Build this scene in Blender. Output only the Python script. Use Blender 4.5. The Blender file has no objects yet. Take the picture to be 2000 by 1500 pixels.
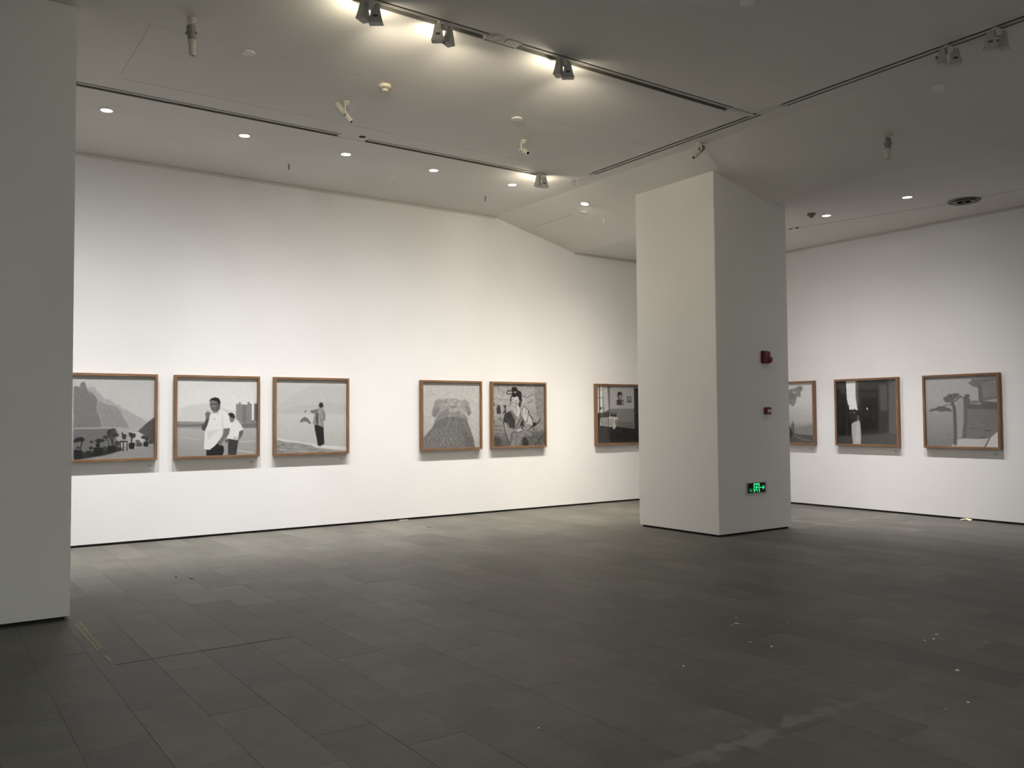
import bpy, bmesh, math, random
import numpy as np
from mathutils import Vector, Matrix

random.seed(7)
rng = np.random.default_rng(7)
SC = bpy.context.scene
COL = SC.collection
PI = math.pi

# ------------------------------------------------------------------ camera
CAM_H = 1.6
FPX = 1671.458
YAW, PITCH, ROLL = 0.9564588, 0.0383345, -0.0075330
cy_, sy_, cp_, sp_ = math.cos(YAW), math.sin(YAW), math.cos(PITCH), math.sin(PITCH)
CF = Vector((cy_ * cp_, sy_ * cp_, sp_))
CR0 = Vector((sy_, -cy_, 0))
CU0 = CR0.cross(CF)
CR = CR0 * math.cos(ROLL) + CU0 * math.sin(ROLL)
CU = CU0 * math.cos(ROLL) - CR0 * math.sin(ROLL)
cam_data = bpy.data.cameras.new('camera')
cam = bpy.data.objects.new('camera', cam_data)
COL.objects.link(cam)
M3 = Matrix((CR, CU, -CF)).transposed().to_4x4()
M3.translation = Vector((0, 0, CAM_H))
cam.matrix_world = M3
cam_data.sensor_width = 36
cam_data.sensor_fit = 'HORIZONTAL'
cam_data.lens = FPX / 2000 * 36
cam_data.clip_start = 0.05
SC.camera = cam

# ------------------------------------------------------------------ world, exposure
world = bpy.data.worlds.new('world')
SC.world = world
world.use_nodes = True
world.node_tree.nodes['Background'].inputs[0].default_value = (0.02, 0.02, 0.02, 1)
world.node_tree.nodes['Background'].inputs[1].default_value = 0.0
SC.view_settings.view_transform = 'Standard'
SC.view_settings.look = 'None'
SC.view_settings.gamma = 1
SC.view_settings.use_curve_mapping = False
SC.view_settings.exposure = 0.0
SC.cycles.use_denoising = True
SC.cycles.max_bounces = 10
SC.cycles.diffuse_bounces = 7
SC.cycles.sample_clamp_indirect = 4.0

# ------------------------------------------------------------------ room dimensions (metres)
DL, DR = 11.972, 13.032          # left wall plane y, right wall plane x
H, H2 = 5.004, 4.572             # high and low ceiling
X1, X2 = 8.101, 9.856            # the ceiling slopes down between these
PX0, PX1, PY0, PY1 = 8.709, 10.214, 7.660, 9.156   # square pillar
QX0, QX1, QY0, QY1 = -0.42, 1.087, 7.727, 9.23     # near pillar at the left edge
XW, YW = -6.0, -5.0              # walls behind the photographer

def ceil_z(x):
    if x <= X1: return H
    if x >= X2: return H2
    return H + (H2 - H) * (x - X1) / (X2 - X1)

# ------------------------------------------------------------------ lamps (fixtures are built further down)
DOWN_LEFT = [(0.35, 10.15), (1.73, 10.15), (3.25, 10.15), (4.564, 10.15), (5.864, 10.15), (7.191, 10.15), (8.533, 10.102), (9.84, 10.15)]
DOWN_RIGHT = [(11.156, 6.373), (11.172, 7.65), (11.17, 8.93)]
IES = bpy.data.texts.new('wall_washer_profile')
_ang = [0, 4, 8, 12, 16, 19, 24, 28, 33, 40, 46, 54, 62, 70, 80, 90]
_cd = [850, 800, 715, 640, 545, 440, 290, 200, 130, 77, 46, 24, 12, 6, 2, 0]
IES.write('IESNA:LM-63-1995\nTILT=NONE\n1 1000 1 %d 1 1 2 0 0 0\n1 1 0\n%s\n0\n%s\n' % (
    len(_ang), ' '.join(map(str, _ang)), ' '.join(map(str, _cd))))

def washer(x, y, aim, power, colour):
    """wall-washing downlight: a small round source with a measured-style beam, tilted towards the wall"""
    d = bpy.data.lights.new('downlight_lamp', 'POINT')
    d.energy = power
    d.color = colour
    d.shadow_soft_size = 0.035
    d.use_nodes = True
    nt = d.node_tree
    em = nt.nodes['Emission']
    ies = nt.nodes.new('ShaderNodeTexIES')
    ies.mode = 'INTERNAL'
    ies.ies = IES
    ies.inputs['Strength'].default_value = 1.0
    nt.links.new(ies.outputs['Fac'], em.inputs['Strength'])
    o = bpy.data.objects.new('downlight_lamp', d)
    COL.objects.link(o)
    z = ceil_z(x) - 0.045
    o.location = (x, y, z)
    v = Vector(aim)
    o.rotation_euler = v.to_track_quat('-Z', 'Y').to_euler()
    return o

A12 = math.tan(math.radians(12))
PW_L, PW_R = 13.2, 9.0
for k, (x, y) in enumerate(DOWN_LEFT):
    warm = (1.0, 0.925, 0.81) if k >= 6 else ((1.0, 0.955, 0.89) if k == 5 else (1.0, 0.984, 0.968))
    washer(x, y, (0, A12, -1), PW_L * (1.0, 1.0, 1.0, 0.92, 0.84, 0.84, 1.15, 0.95)[k], warm)
for x, y in DOWN_RIGHT:
    washer(x, y, (A12, 0, -1), PW_R, (1.0, 0.96, 0.962))

# added unseen fill behind the photographer, giving the ambient of the gallery's other lighting
def fill_light(name, loc, size, power, colour):
    d = bpy.data.lights.new(name, 'AREA')
    d.shape = 'RECTANGLE'; d.size, d.size_y = size
    d.energy = power; d.color = colour
    o = bpy.data.objects.new(name, d); COL.objects.link(o)
    o.location = loc
    return o
def head_beam(x, y, yaw, power):
    """the main beam of a lit track head: forward and a little down"""
    d = bpy.data.lights.new('track_head_beam', 'SPOT')
    d.energy = power; d.color = (1.0, 0.88, 0.68); d.spot_size = math.radians(105); d.spot_blend = 1.0; d.shadow_soft_size = 0.03
    o = bpy.data.objects.new('track_head_beam', d); COL.objects.link(o)
    a = math.radians(yaw); v = Vector((-math.sin(a), math.cos(a), -0.38)).normalized()
    o.location = Vector((x, y, H - 0.145)) + v * 0.11
    o.rotation_euler = v.to_track_quat('-Z', 'Y').to_euler()
HEAD_BEAM = 68.0
for x, y, yaw in ((3.02, 6.25, -42), (3.715, 6.25, -42), (5.035, 6.25, -45), (7.215, 9.479, -30)):
    head_beam(x, y, yaw, HEAD_BEAM * (0.3 if y > 9 else 1.0))
fill_light('rear_fill_light', (1.0, -2.8, H - 0.05), (6, 1.5), 300.0, (0.98, 1.0, 0.95))
LENS_POWER = 240.0        # emission of the lit track spotlights' lenses

# ------------------------------------------------------------------ materials
def new_mat(name):
    m = bpy.data.materials.new(name); m.use_nodes = True
    nt = m.node_tree; b = nt.nodes['Principled BSDF']
    return m, nt, b
def N(nt, t, **kw):
    n = nt.nodes.new(t)
    for k, v in kw.items():
        if k in n.inputs: n.inputs[k].default_value = v
        else: setattr(n, k, v)
    return n
def plain(name, col, rough=0.5, metal=0.0, vary=0.05, scale=30.0):
    m, nt, b = new_mat(name)
    tc = N(nt, 'ShaderNodeTexCoord'); no = N(nt, 'ShaderNodeTexNoise', Scale=scale, Detail=3.0)
    nt.links.new(tc.outputs['Object'], no.inputs['Vector'])
    mr = N(nt, 'ShaderNodeMapRange'); mr.inputs[3].default_value = 1 - vary; mr.inputs[4].default_value = 1 + vary
    nt.links.new(no.outputs['Fac'], mr.inputs[0])
    mx = N(nt, 'ShaderNodeMix', data_type='RGBA', blend_type='MULTIPLY'); mx.inputs[0].default_value = 1
    mx.inputs[6].default_value = (*col, 1); nt.links.new(mr.outputs[0], mx.inputs[7])
    nt.links.new(mx.outputs[2], b.inputs['Base Color'])
    b.inputs['Roughness'].default_value = rough; b.inputs['Metallic'].default_value = metal
    return m
def emit(name, col, strength):
    m, nt, b = new_mat(name)
    b.inputs['Base Color'].default_value = (*[c * 0.6 for c in col], 1)
    b.inputs['Emission Color'].default_value = (*col, 1); b.inputs['Emission Strength'].default_value = strength
    return m
def paint(name, col, rough=0.65):
    m, nt, b = new_mat(name)
    g = N(nt, 'ShaderNodeNewGeometry')
    n1 = N(nt, 'ShaderNodeTexNoise', Scale=0.7, Detail=4.0); n2 = N(nt, 'ShaderNodeTexNoise', Scale=90.0, Detail=2.0)
    for n in (n1, n2): nt.links.new(g.outputs['Position'], n.inputs['Vector'])
    mr = N(nt, 'ShaderNodeMapRange'); mr.inputs[1].default_value = 0.3; mr.inputs[2].default_value = 0.7
    mr.inputs[3].default_value = 0.965; mr.inputs[4].default_value = 1.03
    nt.links.new(n1.outputs['Fac'], mr.inputs[0])
    mx = N(nt, 'ShaderNodeMix', data_type='RGBA', blend_type='MULTIPLY'); mx.inputs[0].default_value = 1
    mx.inputs[6].default_value = (*col, 1); nt.links.new(mr.outputs[0], mx.inputs[7])
    nt.links.new(mx.outputs[2], b.inputs['Base Color'])
    bp = N(nt, 'ShaderNodeBump', Strength=0.05, Distance=0.002)
    nt.links.new(n2.outputs['Fac'], bp.inputs['Height']); nt.links.new(bp.outputs[0], b.inputs['Normal'])
    b.inputs['Roughness'].default_value = rough
    b.inputs['Specular IOR Level'].default_value = 0.25
    return m

M_WALL = paint('wall_paint', (0.80, 0.794, 0.793))
M_CEIL = paint('ceiling_paint', (0.76, 0.745, 0.71), 0.8)
M_PILLAR = paint('pillar_paint', (0.78, 0.775, 0.75))
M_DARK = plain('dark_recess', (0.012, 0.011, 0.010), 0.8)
M_CHANNEL = plain('track_channel_grey', (0.30, 0.29, 0.265), 0.55)
M_RAIL = plain('track_rail_white', (0.62, 0.61, 0.57), 0.4)
M_FIX = plain('fixture_white', (0.66, 0.64, 0.60), 0.45)
M_HEAD = plain('spotlight_shell', (0.46, 0.45, 0.425), 0.45)
M_LABELDARK = plain('rating_label', (0.10, 0.09, 0.085), 0.6)
M_CAMW = plain('camera_cream', (0.62, 0.60, 0.53), 0.4)
M_CAMG = plain('camera_grey', (0.26, 0.255, 0.23), 0.5)
M_LENS = plain('camera_lens_black', (0.006, 0.006, 0.006), 0.15)
M_CREAM = plain('detector_cream', (0.70, 0.66, 0.53), 0.45)
M_STEEL = plain('brushed_steel', (0.42, 0.41, 0.39), 0.4, 0.7)
M_GREY = plain('mid_grey_plastic', (0.22, 0.21, 0.19), 0.55)
M_RED = plain('alarm_red', (0.125, 0.010, 0.013), 0.4)
M_WHITE = plain('label_white', (0.60, 0.53, 0.48), 0.5)
M_CAP = plain('cap_white', (0.86, 0.85, 0.82), 0.5)
M_TRAY = plain('sign_tray_grey', (0.50, 0.49, 0.46), 0.5)
M_INK = plain('lettering_ink', (0.03, 0.03, 0.03), 0.7)
M_PAPER = plain('paper_cream', (0.72, 0.66, 0.46), 0.8)
M_CHIP = plain('plaster_white', (0.72, 0.70, 0.64), 0.85)
M_BACKING = plain('backing_board', (0.45, 0.42, 0.38), 0.9)
M_BLACKPANEL = plain('sign_black', (0.003, 0.004, 0.0035), 0.8)
M_GREEN = emit('sign_green', (0.03, 0.75, 0.27), 1.0)
M_GREEN2 = emit('sign_green_dim', (0.015, 0.36, 0.13), 0.6)
M_DISC = emit('downlight_glass', (1.0, 0.97, 0.92), 6.0)
M_LAMPON = emit('spotlight_lens', (1.0, 0.88, 0.66), LENS_POWER)
M_LAMPOFF = plain('spotlight_lens_off', (0.5, 0.5, 0.48), 0.2)

def wood_mat():
    m, nt, b = new_mat('frame_oak')
    tc = N(nt, 'ShaderNodeTexCoord'); mp = N(nt, 'ShaderNodeMapping')
    mp.inputs['Scale'].default_value = (2.5, 60, 60)
    nt.links.new(tc.outputs['Object'], mp.inputs['Vector'])
    n1 = N(nt, 'ShaderNodeTexNoise', Scale=1.6, Detail=5.0, Roughness=0.6)
    nt.links.new(mp.outputs[0], n1.inputs['Vector'])
    oi = N(nt, 'ShaderNodeObjectInfo')
    cr = N(nt, 'ShaderNodeValToRGB')
    cr.color_ramp.elements[0].position = 0.3; cr.color_ramp.elements[0].color = (0.150, 0.076, 0.037, 1)
    cr.color_ramp.elements[1].position = 0.72; cr.color_ramp.elements[1].color = (0.27, 0.148, 0.075, 1)
    nt.links.new(n1.outputs['Fac'], cr.inputs[0])
    mr = N(nt, 'ShaderNodeMapRange'); mr.inputs[3].default_value = 0.88; mr.inputs[4].default_value = 1.1
    nt.links.new(oi.outputs['Random'], mr.inputs[0])
    mx = N(nt, 'ShaderNodeMix', data_type='RGBA', blend_type='MULTIPLY'); mx.inputs[0].default_value = 1
    nt.links.new(cr.outputs[0], mx.inputs[6]); nt.links.new(mr.outputs[0], mx.inputs[7])
    nt.links.new(mx.outputs[2], b.inputs['Base Color'])
    b.inputs['Roughness'].default_value = 0.5
    return m
M_WOOD = wood_mat()

def glass_mat():
    m = bpy.data.materials.new('frame_glass'); m.use_nodes = True
    nt = m.node_tree; nt.nodes.clear()
    out = nt.nodes.new('ShaderNodeOutputMaterial'); mix = nt.nodes.new('ShaderNodeMixShader')
    tr = nt.nodes.new('ShaderNodeBsdfTransparent'); gl = nt.nodes.new('ShaderNodeBsdfGlossy')
    gl.inputs['Roughness'].default_value = 0.03
    lw = nt.nodes.new('ShaderNodeLayerWeight'); lw.inputs['Blend'].default_value = 0.5      # the same from both faces
    pw = nt.nodes.new('ShaderNodeMath'); pw.operation = 'POWER'; pw.inputs[1].default_value = 5.0
    fr = nt.nodes.new('ShaderNodeMath'); fr.operation = 'MULTIPLY_ADD'; fr.inputs[1].default_value = 0.5; fr.inputs[2].default_value = 0.02
    nt.links.new(lw.outputs['Facing'], pw.inputs[0]); nt.links.new(pw.outputs[0], fr.inputs[0])
    nt.links.new(fr.outputs[0], mix.inputs[0]); nt.links.new(tr.outputs[0], mix.inputs[1]); nt.links.new(gl.outputs[0], mix.inputs[2])
    nt.links.new(mix.outputs[0], out.inputs['Surface'])
    return m
M_GLASS = glass_mat()

def print_mat():
    m, nt, b = new_mat('photographic_print')
    a = N(nt, 'ShaderNodeVertexColor'); a.layer_name = 'print'
    nt.links.new(a.outputs['Color'], b.inputs['Base Color'])
    b.inputs['Roughness'].default_value = 0.75; b.inputs['Specular IOR Level'].default_value = 0.2
    return m
M_PRINT = print_mat()

def stone_mat(name, per_island):
    """honed grey-brown stone: one tone per tile, veins and wear by world position"""
    m, nt, b = new_mat(name)
    g = N(nt, 'ShaderNodeNewGeometry'); oi = N(nt, 'ShaderNodeObjectInfo')
    rnd = g.outputs['Random Per Island'] if per_island else oi.outputs['Random']
    # shift the grain for each tile
    cmb = N(nt, 'ShaderNodeCombineXYZ')
    mul = N(nt, 'ShaderNodeMath', operation='MULTIPLY'); mul.inputs[1].default_value = 37.0
    nt.links.new(rnd, mul.inputs[0]); nt.links.new(mul.outputs[0], cmb.inputs[2])
    add = N(nt, 'ShaderNodeVectorMath', operation='ADD')
    nt.links.new(g.outputs['Position'], add.inputs[0]); nt.links.new(cmb.outputs[0], add.inputs[1])
    grain = N(nt, 'ShaderNodeTexNoise', Scale=5.5, Detail=7.0, Roughness=0.62)
    nt.links.new(add.outputs[0], grain.inputs['Vector'])
    fine = N(nt, 'ShaderNodeTexNoise', Scale=85.0, Detail=3.0)
    nt.links.new(g.outputs['Position'], fine.inputs['Vector'])
    wear = N(nt, 'ShaderNodeTexNoise', Scale=0.55, Detail=3.0)
    nt.links.new(g.outputs['Position'], wear.inputs['Vector'])
    tone = N(nt, 'ShaderNodeValToRGB')
    e = tone.color_ramp.elements
    e[0].position = 0.0; e[0].color = (0.082, 0.079, 0.067, 1)
    e[1].position = 1.0; e[1].color = (0.120, 0.111, 0.094, 1)
    k = e.new(0.35); k.color = (0.097, 0.090, 0.078, 1)
    k = e.new(0.62); k.color = (0.100, 0.097, 0.083, 1)
    k = e.new(0.9); k.color = (0.111, 0.105, 0.092, 1)
    nt.links.new(rnd, tone.inputs[0])
    def mult(src, fac, lo, hi, a=0.3, c=0.7):
        mr = N(nt, 'ShaderNodeMapRange'); mr.inputs[1].default_value = a; mr.inputs[2].default_value = c
        mr.inputs[3].default_value = lo; mr.inputs[4].default_value = hi
        nt.links.new(fac, mr.inputs[0])
        mx = N(nt, 'ShaderNodeMix', data_type='RGBA', blend_type='MULTIPLY'); mx.inputs[0].default_value = 1
        nt.links.new(src, mx.inputs[6]); nt.links.new(mr.outputs[0], mx.inputs[7])
        return mx.outputs[2]
    c = mult(tone.outputs[0], grain.outputs['Fac'], 0.78, 1.20)
    cloud = N(nt, 'ShaderNodeTexNoise', Scale=1.9, Detail=4.0, Roughness=0.6)
    nt.links.new(add.outputs[0], cloud.inputs['Vector'])
    c = mult(c, cloud.outputs['Fac'], 0.82, 1.18)
    hue = N(nt, 'ShaderNodeTexNoise', Scale=7.0, Detail=2.0)
    nt.links.new(add.outputs[0], hue.inputs['Vector'])
    hr = N(nt, 'ShaderNodeValToRGB')
    hr.color_ramp.elements[0].position = 0.38; hr.color_ramp.elements[0].color = (0.95, 1.01, 0.97, 1)
    hr.color_ramp.elements[1].position = 0.62; hr.color_ramp.elements[1].color = (1.05, 0.985, 0.965, 1)
    nt.links.new(hue.outputs['Fac'], hr.inputs[0])
    hm = N(nt, 'ShaderNodeMix', data_type='RGBA', blend_type='MULTIPLY'); hm.inputs[0].default_value = 1
    nt.links.new(c, hm.inputs[6]); nt.links.new(hr.outputs[0], hm.inputs[7]); c = hm.outputs[2]
    c = mult(c, fine.outputs['Fac'], 0.93, 1.07)
    c = mult(c, wear.outputs['Fac'], 0.88, 1.12)
    # scuffed pale band where a partition once stood (y about 2.85 m)
    sx = N(nt, 'ShaderNodeSeparateXYZ'); nt.links.new(g.outputs['Position'], sx.inputs[0])
    dist = N(nt, 'ShaderNodeMath', operation='SUBTRACT'); dist.inputs[1].default_value = 2.845
    nt.links.new(sx.outputs[1], dist.inputs[0])
    ab = N(nt, 'ShaderNodeMath', operation='ABSOLUTE'); nt.links.new(dist.outputs[0], ab.inputs[0])
    wob = N(nt, 'ShaderNodeTexNoise', Scale=7.0, Detail=5.0); nt.links.new(g.outputs['Position'], wob.inputs['Vector'])
    wm = N(nt, 'ShaderNodeMath', operation='MULTIPLY_ADD'); wm.inputs[1].default_value = 0.34; wm.inputs[2].default_value = -0.165
    nt.links.new(wob.outputs['Fac'], wm.inputs[0])
    s2 = N(nt, 'ShaderNodeMath', operation='ADD'); nt.links.new(ab.outputs[0], s2.inputs[0]); nt.links.new(wm.outputs[0], s2.inputs[1])
    band = N(nt, 'ShaderNodeMapRange'); band.inputs[1].default_value = 0.065; band.inputs[2].default_value = 0.02
    nt.links.new(s2.outputs[0], band.inputs[0])
    ends = N(nt, 'ShaderNodeMapRange'); ends.inputs[1].default_value = 2.6; ends.inputs[2].default_value = 3.2
    nt.links.new(sx.outputs[0], ends.inputs[0])
    ends2 = N(nt, 'ShaderNodeMapRange'); ends2.inputs[1].default_value = 5.2; ends2.inputs[2].default_value = 3.6
    nt.links.new(sx.outputs[0], ends2.inputs[0])
    p1 = N(nt, 'ShaderNodeMath', operation='MULTIPLY'); nt.links.new(band.outputs[0], p1.inputs[0]); nt.links.new(ends.outputs[0], p1.inputs[1])
    p2 = N(nt, 'ShaderNodeMath', operation='MULTIPLY'); nt.links.new(p1.outputs[0], p2.inputs[0]); nt.links.new(ends2.outputs[0], p2.inputs[1])
    p3 = N(nt, 'ShaderNodeMath', operation='MULTIPLY'); nt.links.new(p2.outputs[0], p3.inputs[0]); p3.inputs[1].default_value = 0.75
    mx = N(nt, 'ShaderNodeMix', data_type='RGBA'); nt.links.new(p3.outputs[0], mx.inputs[0])
    nt.links.new(c, mx.inputs[6]); mx.inputs[7].default_value = (0.19, 0.172, 0.15, 1)
    nt.links.new(mx.outputs[2], b.inputs['Base Color'])
    rr = N(nt, 'ShaderNodeMapRange'); rr.inputs[3].default_value = 0.42; rr.inputs[4].default_value = 0.62
    nt.links.new(grain.outputs['Fac'], rr.inputs[0]); nt.links.new(rr.outputs[0], b.inputs['Roughness'])
    b.inputs['Specular IOR Level'].default_value = 0.45
    bp = N(nt, 'ShaderNodeBump', Strength=0.18, Distance=0.002)
    nt.links.new(grain.outputs['Fac'], bp.inputs['Height']); nt.links.new(bp.outputs[0], b.inputs['Normal'])
    return m
M_TILE = stone_mat('stone_tile', False)
M_TILEF = stone_mat('stone_tile_field', True)
M_JOINT = plain('joint_mortar', (0.062, 0.058, 0.050), 0.9)
M_TAPE = plain('tape_residue', (0.30, 0.27, 0.185), 0.8, 0, 0.35, 60)
M_TAPE2 = plain('tape_residue_grey', (0.27, 0.25, 0.22), 0.8, 0, 0.3, 60)

# ------------------------------------------------------------------ mesh helpers
def obj(name, bm, mat, parent=None, smooth=False, kind=None, label=None, recalc=True):
    me = bpy.data.meshes.new(name)
    if recalc: bmesh.ops.recalc_face_normals(bm, faces=bm.faces)
    if smooth:
        for f in bm.faces: f.smooth = True
    bm.to_mesh(me); bm.free()
    for m in (mat if isinstance(mat, (list, tuple)) else [mat]): me.materials.append(m)
    o = bpy.data.objects.new(name, me); COL.objects.link(o)
    if parent is not None: o.parent = parent
    if kind: o['kind'] = kind
    if label: o['label'] = label
    if smooth:
        for p in me.polygons: p.use_smooth = True
        me.set_sharp_from_angle(angle=math.radians(35))
    return o
def tag(o, label, cat, group=None):
    o['label'] = label; o['category'] = cat
    if group: o['group'] = group
    return o
def thing(name, label, cat, loc=(0, 0, 0), rot=(0, 0, 0), group=None):
    o = bpy.data.objects.new(name, None); COL.objects.link(o)
    o.empty_display_size = 0.1
    o.location = loc; o.rotation_euler = rot
    return tag(o, label, cat, group)
def add_box(bm, x0, x1, y0, y1, z0, z1, bevel=0.0):
    vs = [bm.verts.new((x, y, z)) for z in (z0, z1) for y in (y0, y1) for x in (x0, x1)]
    fs = [(0, 1, 3, 2), (4, 6, 7, 5), (0, 4, 5, 1), (2, 3, 7, 6), (0, 2, 6, 4), (1, 5, 7, 3)]
    faces = [bm.faces.new([vs[i] for i in f]) for f in fs]
    if bevel:
        es = list({e for f in faces for e in f.edges})
        bmesh.ops.bevel(bm, geom=es, offset=bevel, segments=2, affect='EDGES')
    return bm
def box(x0, x1, y0, y1, z0, z1, bevel=0.0):
    return add_box(bmesh.new(), x0, x1, y0, y1, z0, z1, bevel)
def add_lathe(bm, prof, n=24, mat=Matrix.Identity(4)):
    """prof: (r, z) pairs revolved about local z, closed at both ends"""
    rings = []
    for r, z in prof:
        if r < 1e-6: rings.append([bm.verts.new(mat @ Vector((0, 0, z)))])
        else: rings.append([bm.verts.new(mat @ Vector((r * math.cos(2 * PI * k / n), r * math.sin(2 * PI * k / n), z))) for k in range(n)])
    for a, b in zip(rings, rings[1:]):
        if len(a) == 1 and len(b) == 1: continue
        for k in range(n):
            j = (k + 1) % n
            if len(a) == 1: bm.faces.new((a[0], b[j], b[k]))
            elif len(b) == 1: bm.faces.new((a[k], a[j], b[0]))
            else: bm.faces.new((a[k], a[j], b[j], b[k]))
    for rg in (rings[0], rings[-1]):
        if len(rg) > 2: bm.faces.new(rg)
    return bm
def lathe(prof, n=24, mat=Matrix.Identity(4)):
    return add_lathe(bmesh.new(), prof, n, mat)
def axis_mat(p, d):
    m = Vector(d).to_track_quat('Z', 'Y').to_matrix().to_4x4(); m.translation = Vector(p)
    return m
def add_prism(bm, poly, f0, f1):
    """poly: list of 2-D points; f0, f1 map a 2-D point to the front and back 3-D point"""
    a = [bm.verts.new(f0(*p)) for p in poly]; b = [bm.verts.new(f1(*p)) for p in poly]
    bm.faces.new(a); bm.faces.new(b[::-1])
    n = len(poly)
    for i in range(n): bm.faces.new((a[i], a[(i + 1) % n], b[(i + 1) % n], b[i]))
    return bm
def struct(name, bm, mat, label=None, parent=None):
    o = obj(name, bm, mat, parent)
    o['kind'] = 'structure'
    if label: o['label'] = label
    return o
def dup(root, loc, rot=None, label=None, group=None):
    r = root.copy(); COL.objects.link(r); r.location = loc
    if rot is not None: r.rotation_euler = rot
    if label: r['label'] = label
    if group: r['group'] = group
    for ch in list(root.children):
        c = ch.copy(); COL.objects.link(c); c.parent = r
        for g in ch.children:
            d = g.copy(); COL.objects.link(d); d.parent = c
    return r

# ------------------------------------------------------------------ walls
struct('wall_left', box(XW, DR + 0.2, DL, DL + 0.2, 0.03, H + 0.15), M_WALL, 'long white wall with six framed photographs')
struct('wall_right', box(DR, DR + 0.2, YW, DL, 0.03, H2 + 0.1), M_WALL, 'white wall on the right with three framed photographs')
struct('wall_rear', box(XW, DR + 0.2, YW - 0.2, YW, 0.0, H + 0.15), M_WALL)
struct('wall_near', box(XW - 0.2, XW, YW, DL, 0.0, H + 0.15), M_WALL)
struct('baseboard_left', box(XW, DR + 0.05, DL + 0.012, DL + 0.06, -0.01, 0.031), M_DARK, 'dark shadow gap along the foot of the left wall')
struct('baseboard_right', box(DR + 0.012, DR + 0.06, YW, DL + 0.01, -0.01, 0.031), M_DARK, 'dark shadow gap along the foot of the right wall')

# picture rails under the ceiling (thin white strips standing off the wall)
def rail_x(name, x0, x1, zt):
    bm = bmesh.new(); add_box(bm, x0, x1, DL - 0.012, DL, zt - 0.034, zt - 0.006)
    struct(name, bm, M_RAIL)
rail_x('trim_1', XW, X1 + 0.02, H)
rail_x('trim_2', X2, DR, H2)
def rail_y(name, y0, y1):
    struct(name, box(DR - 0.012, DR, y0, y1, H2 - 0.034, H2 - 0.006), M_RAIL)
rail_y('trim_3', 7.56, DL - 0.02)
rail_y('trim_4', YW, 7.54)

# ------------------------------------------------------------------ pillars
def pillar(name, poly_xz, y0, y1, rect, label):
    bm = bmesh.new()
    add_prism(bm, poly_xz, lambda x, z: (x, y0, z), lambda x, z: (x, y1, z))
    es = [e for e in bm.edges if abs(e.verts[0].co.z - e.verts[1].co.z) > 1.0 and e.is_valid]
    bmesh.ops.bevel(bm, geom=es, offset=0.006, segments=2, affect='EDGES')
    o = struct(name, bm, M_PILLAR, label)
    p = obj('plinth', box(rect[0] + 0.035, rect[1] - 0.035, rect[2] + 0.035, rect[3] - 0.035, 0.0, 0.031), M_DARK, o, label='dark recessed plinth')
    return o
pillar('pillar', [(PX0, 0.03), (PX1, 0.03), (PX1, H2), (X2, H2), (PX0, ceil_z(PX0))], PY0, PY1, (PX0, PX1, PY0, PY1),
       'free-standing square white pillar with fire alarm and exit sign')
pillar('pillar', [(QX0, 0.03), (QX1, 0.03), (QX1, H), (QX0, H)], QY0, QY1, (QX0, QX1, QY0, QY1),
       'shaded white pillar cut off by the left edge of the view')

# ------------------------------------------------------------------ ceiling with track slots and panel joints
SLOTS = []   # x0, x1, y0, y1, depth
TA, TB, TC = (6.21, 6.34), (9.44, 9.57), (7.765, 7.875)
SEG_A = [(XW + 1, 4.18), (4.53, 7.43)]
SEG_B = [(1.33, 4.19), (4.54, 7.30)]
SEG_C = [(-3.0, 5.85), (6.19, 9.08)]
for a, b in SEG_A: SLOTS.append((a, b, *TA, 0.085))
for a, b in SEG_B: SLOTS.append((a, b, *TB, 0.085))
for a, b in SEG_C: SLOTS.append((*TC, a, b, 0.085))
J = 0.0035
SLOTS += [(1.64, 7.55, 7.718 - J, 7.718 + J, 0.006), (1.655 - J, 1.655 + J, 7.725, 9.0, 0.006), (1.7, 7.0, 9.10 - J, 9.10 + J, 0.004),
          (4.19, 4.54, TB[1] - 0.012, TB[1], 0.02), (XW + 1, 1.33, TB[1] - 0.012, TB[1], 0.02), (7.30, 7.80, TB[1] - 0.010, TB[1], 0.012)]
bm = bmesh.new()
xs = sorted({XW - 0.1, X1} | {v for s in SLOTS for v in s[:2]})
ys = sorted({YW - 0.1, DL + 0.1} | {v for s in SLOTS for v in s[2:4]})
def dep(i, j):
    cx, cyy = (xs[i] + xs[i + 1]) / 2, (ys[j] + ys[j + 1]) / 2
    return max([s[4] for s in SLOTS if s[0] < cx < s[1] and s[2] < cyy < s[3]] + [0.0])
D = [[dep(i, j) for j in range(len(ys) - 1)] for i in range(len(xs) - 1)]
def quad(*p): bm.faces.new([bm.verts.new(q) for q in p])
for i in range(len(xs) - 1):
    for j in range(len(ys) - 1):
        d = D[i][j]; x0, x1, y0, y1 = xs[i], xs[i + 1], ys[j], ys[j + 1]
        quad((x0, y0, H + d), (x0, y1, H + d), (x1, y1, H + d), (x1, y0, H + d))
        if i + 2 < len(xs) and D[i + 1][j] != d:
            e = D[i + 1][j]; quad((x1, y0, H + d), (x1, y1, H + d), (x1, y1, H + e), (x1, y0, H + e))
        if j + 2 < len(ys) and D[i][j + 1] != d:
            e = D[i][j + 1]; quad((x0, y1, H + d), (x1, y1, H + d), (x1, y1, H + e), (x0, y1, H + e))
quad((X1, YW - 0.1, H), (X1, DL + 0.1, H), (X2, DL + 0.1, H2), (X2, YW - 0.1, H2))
quad((X2, YW - 0.1, H2), (X2, DL + 0.1, H2), (DR + 0.1, DL + 0.1, H2), (DR + 0.1, YW - 0.1, H2))
me = bpy.data.meshes.new('ceiling'); bm.to_mesh(me); bm.free(); me.materials.append(M_CEIL)
ceiling = bpy.data.objects.new('ceiling', me); COL.objects.link(ceiling); ceiling['kind'] = 'structure'
ceiling['label'] = 'white plaster ceiling stepping down through a slope'
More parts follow.
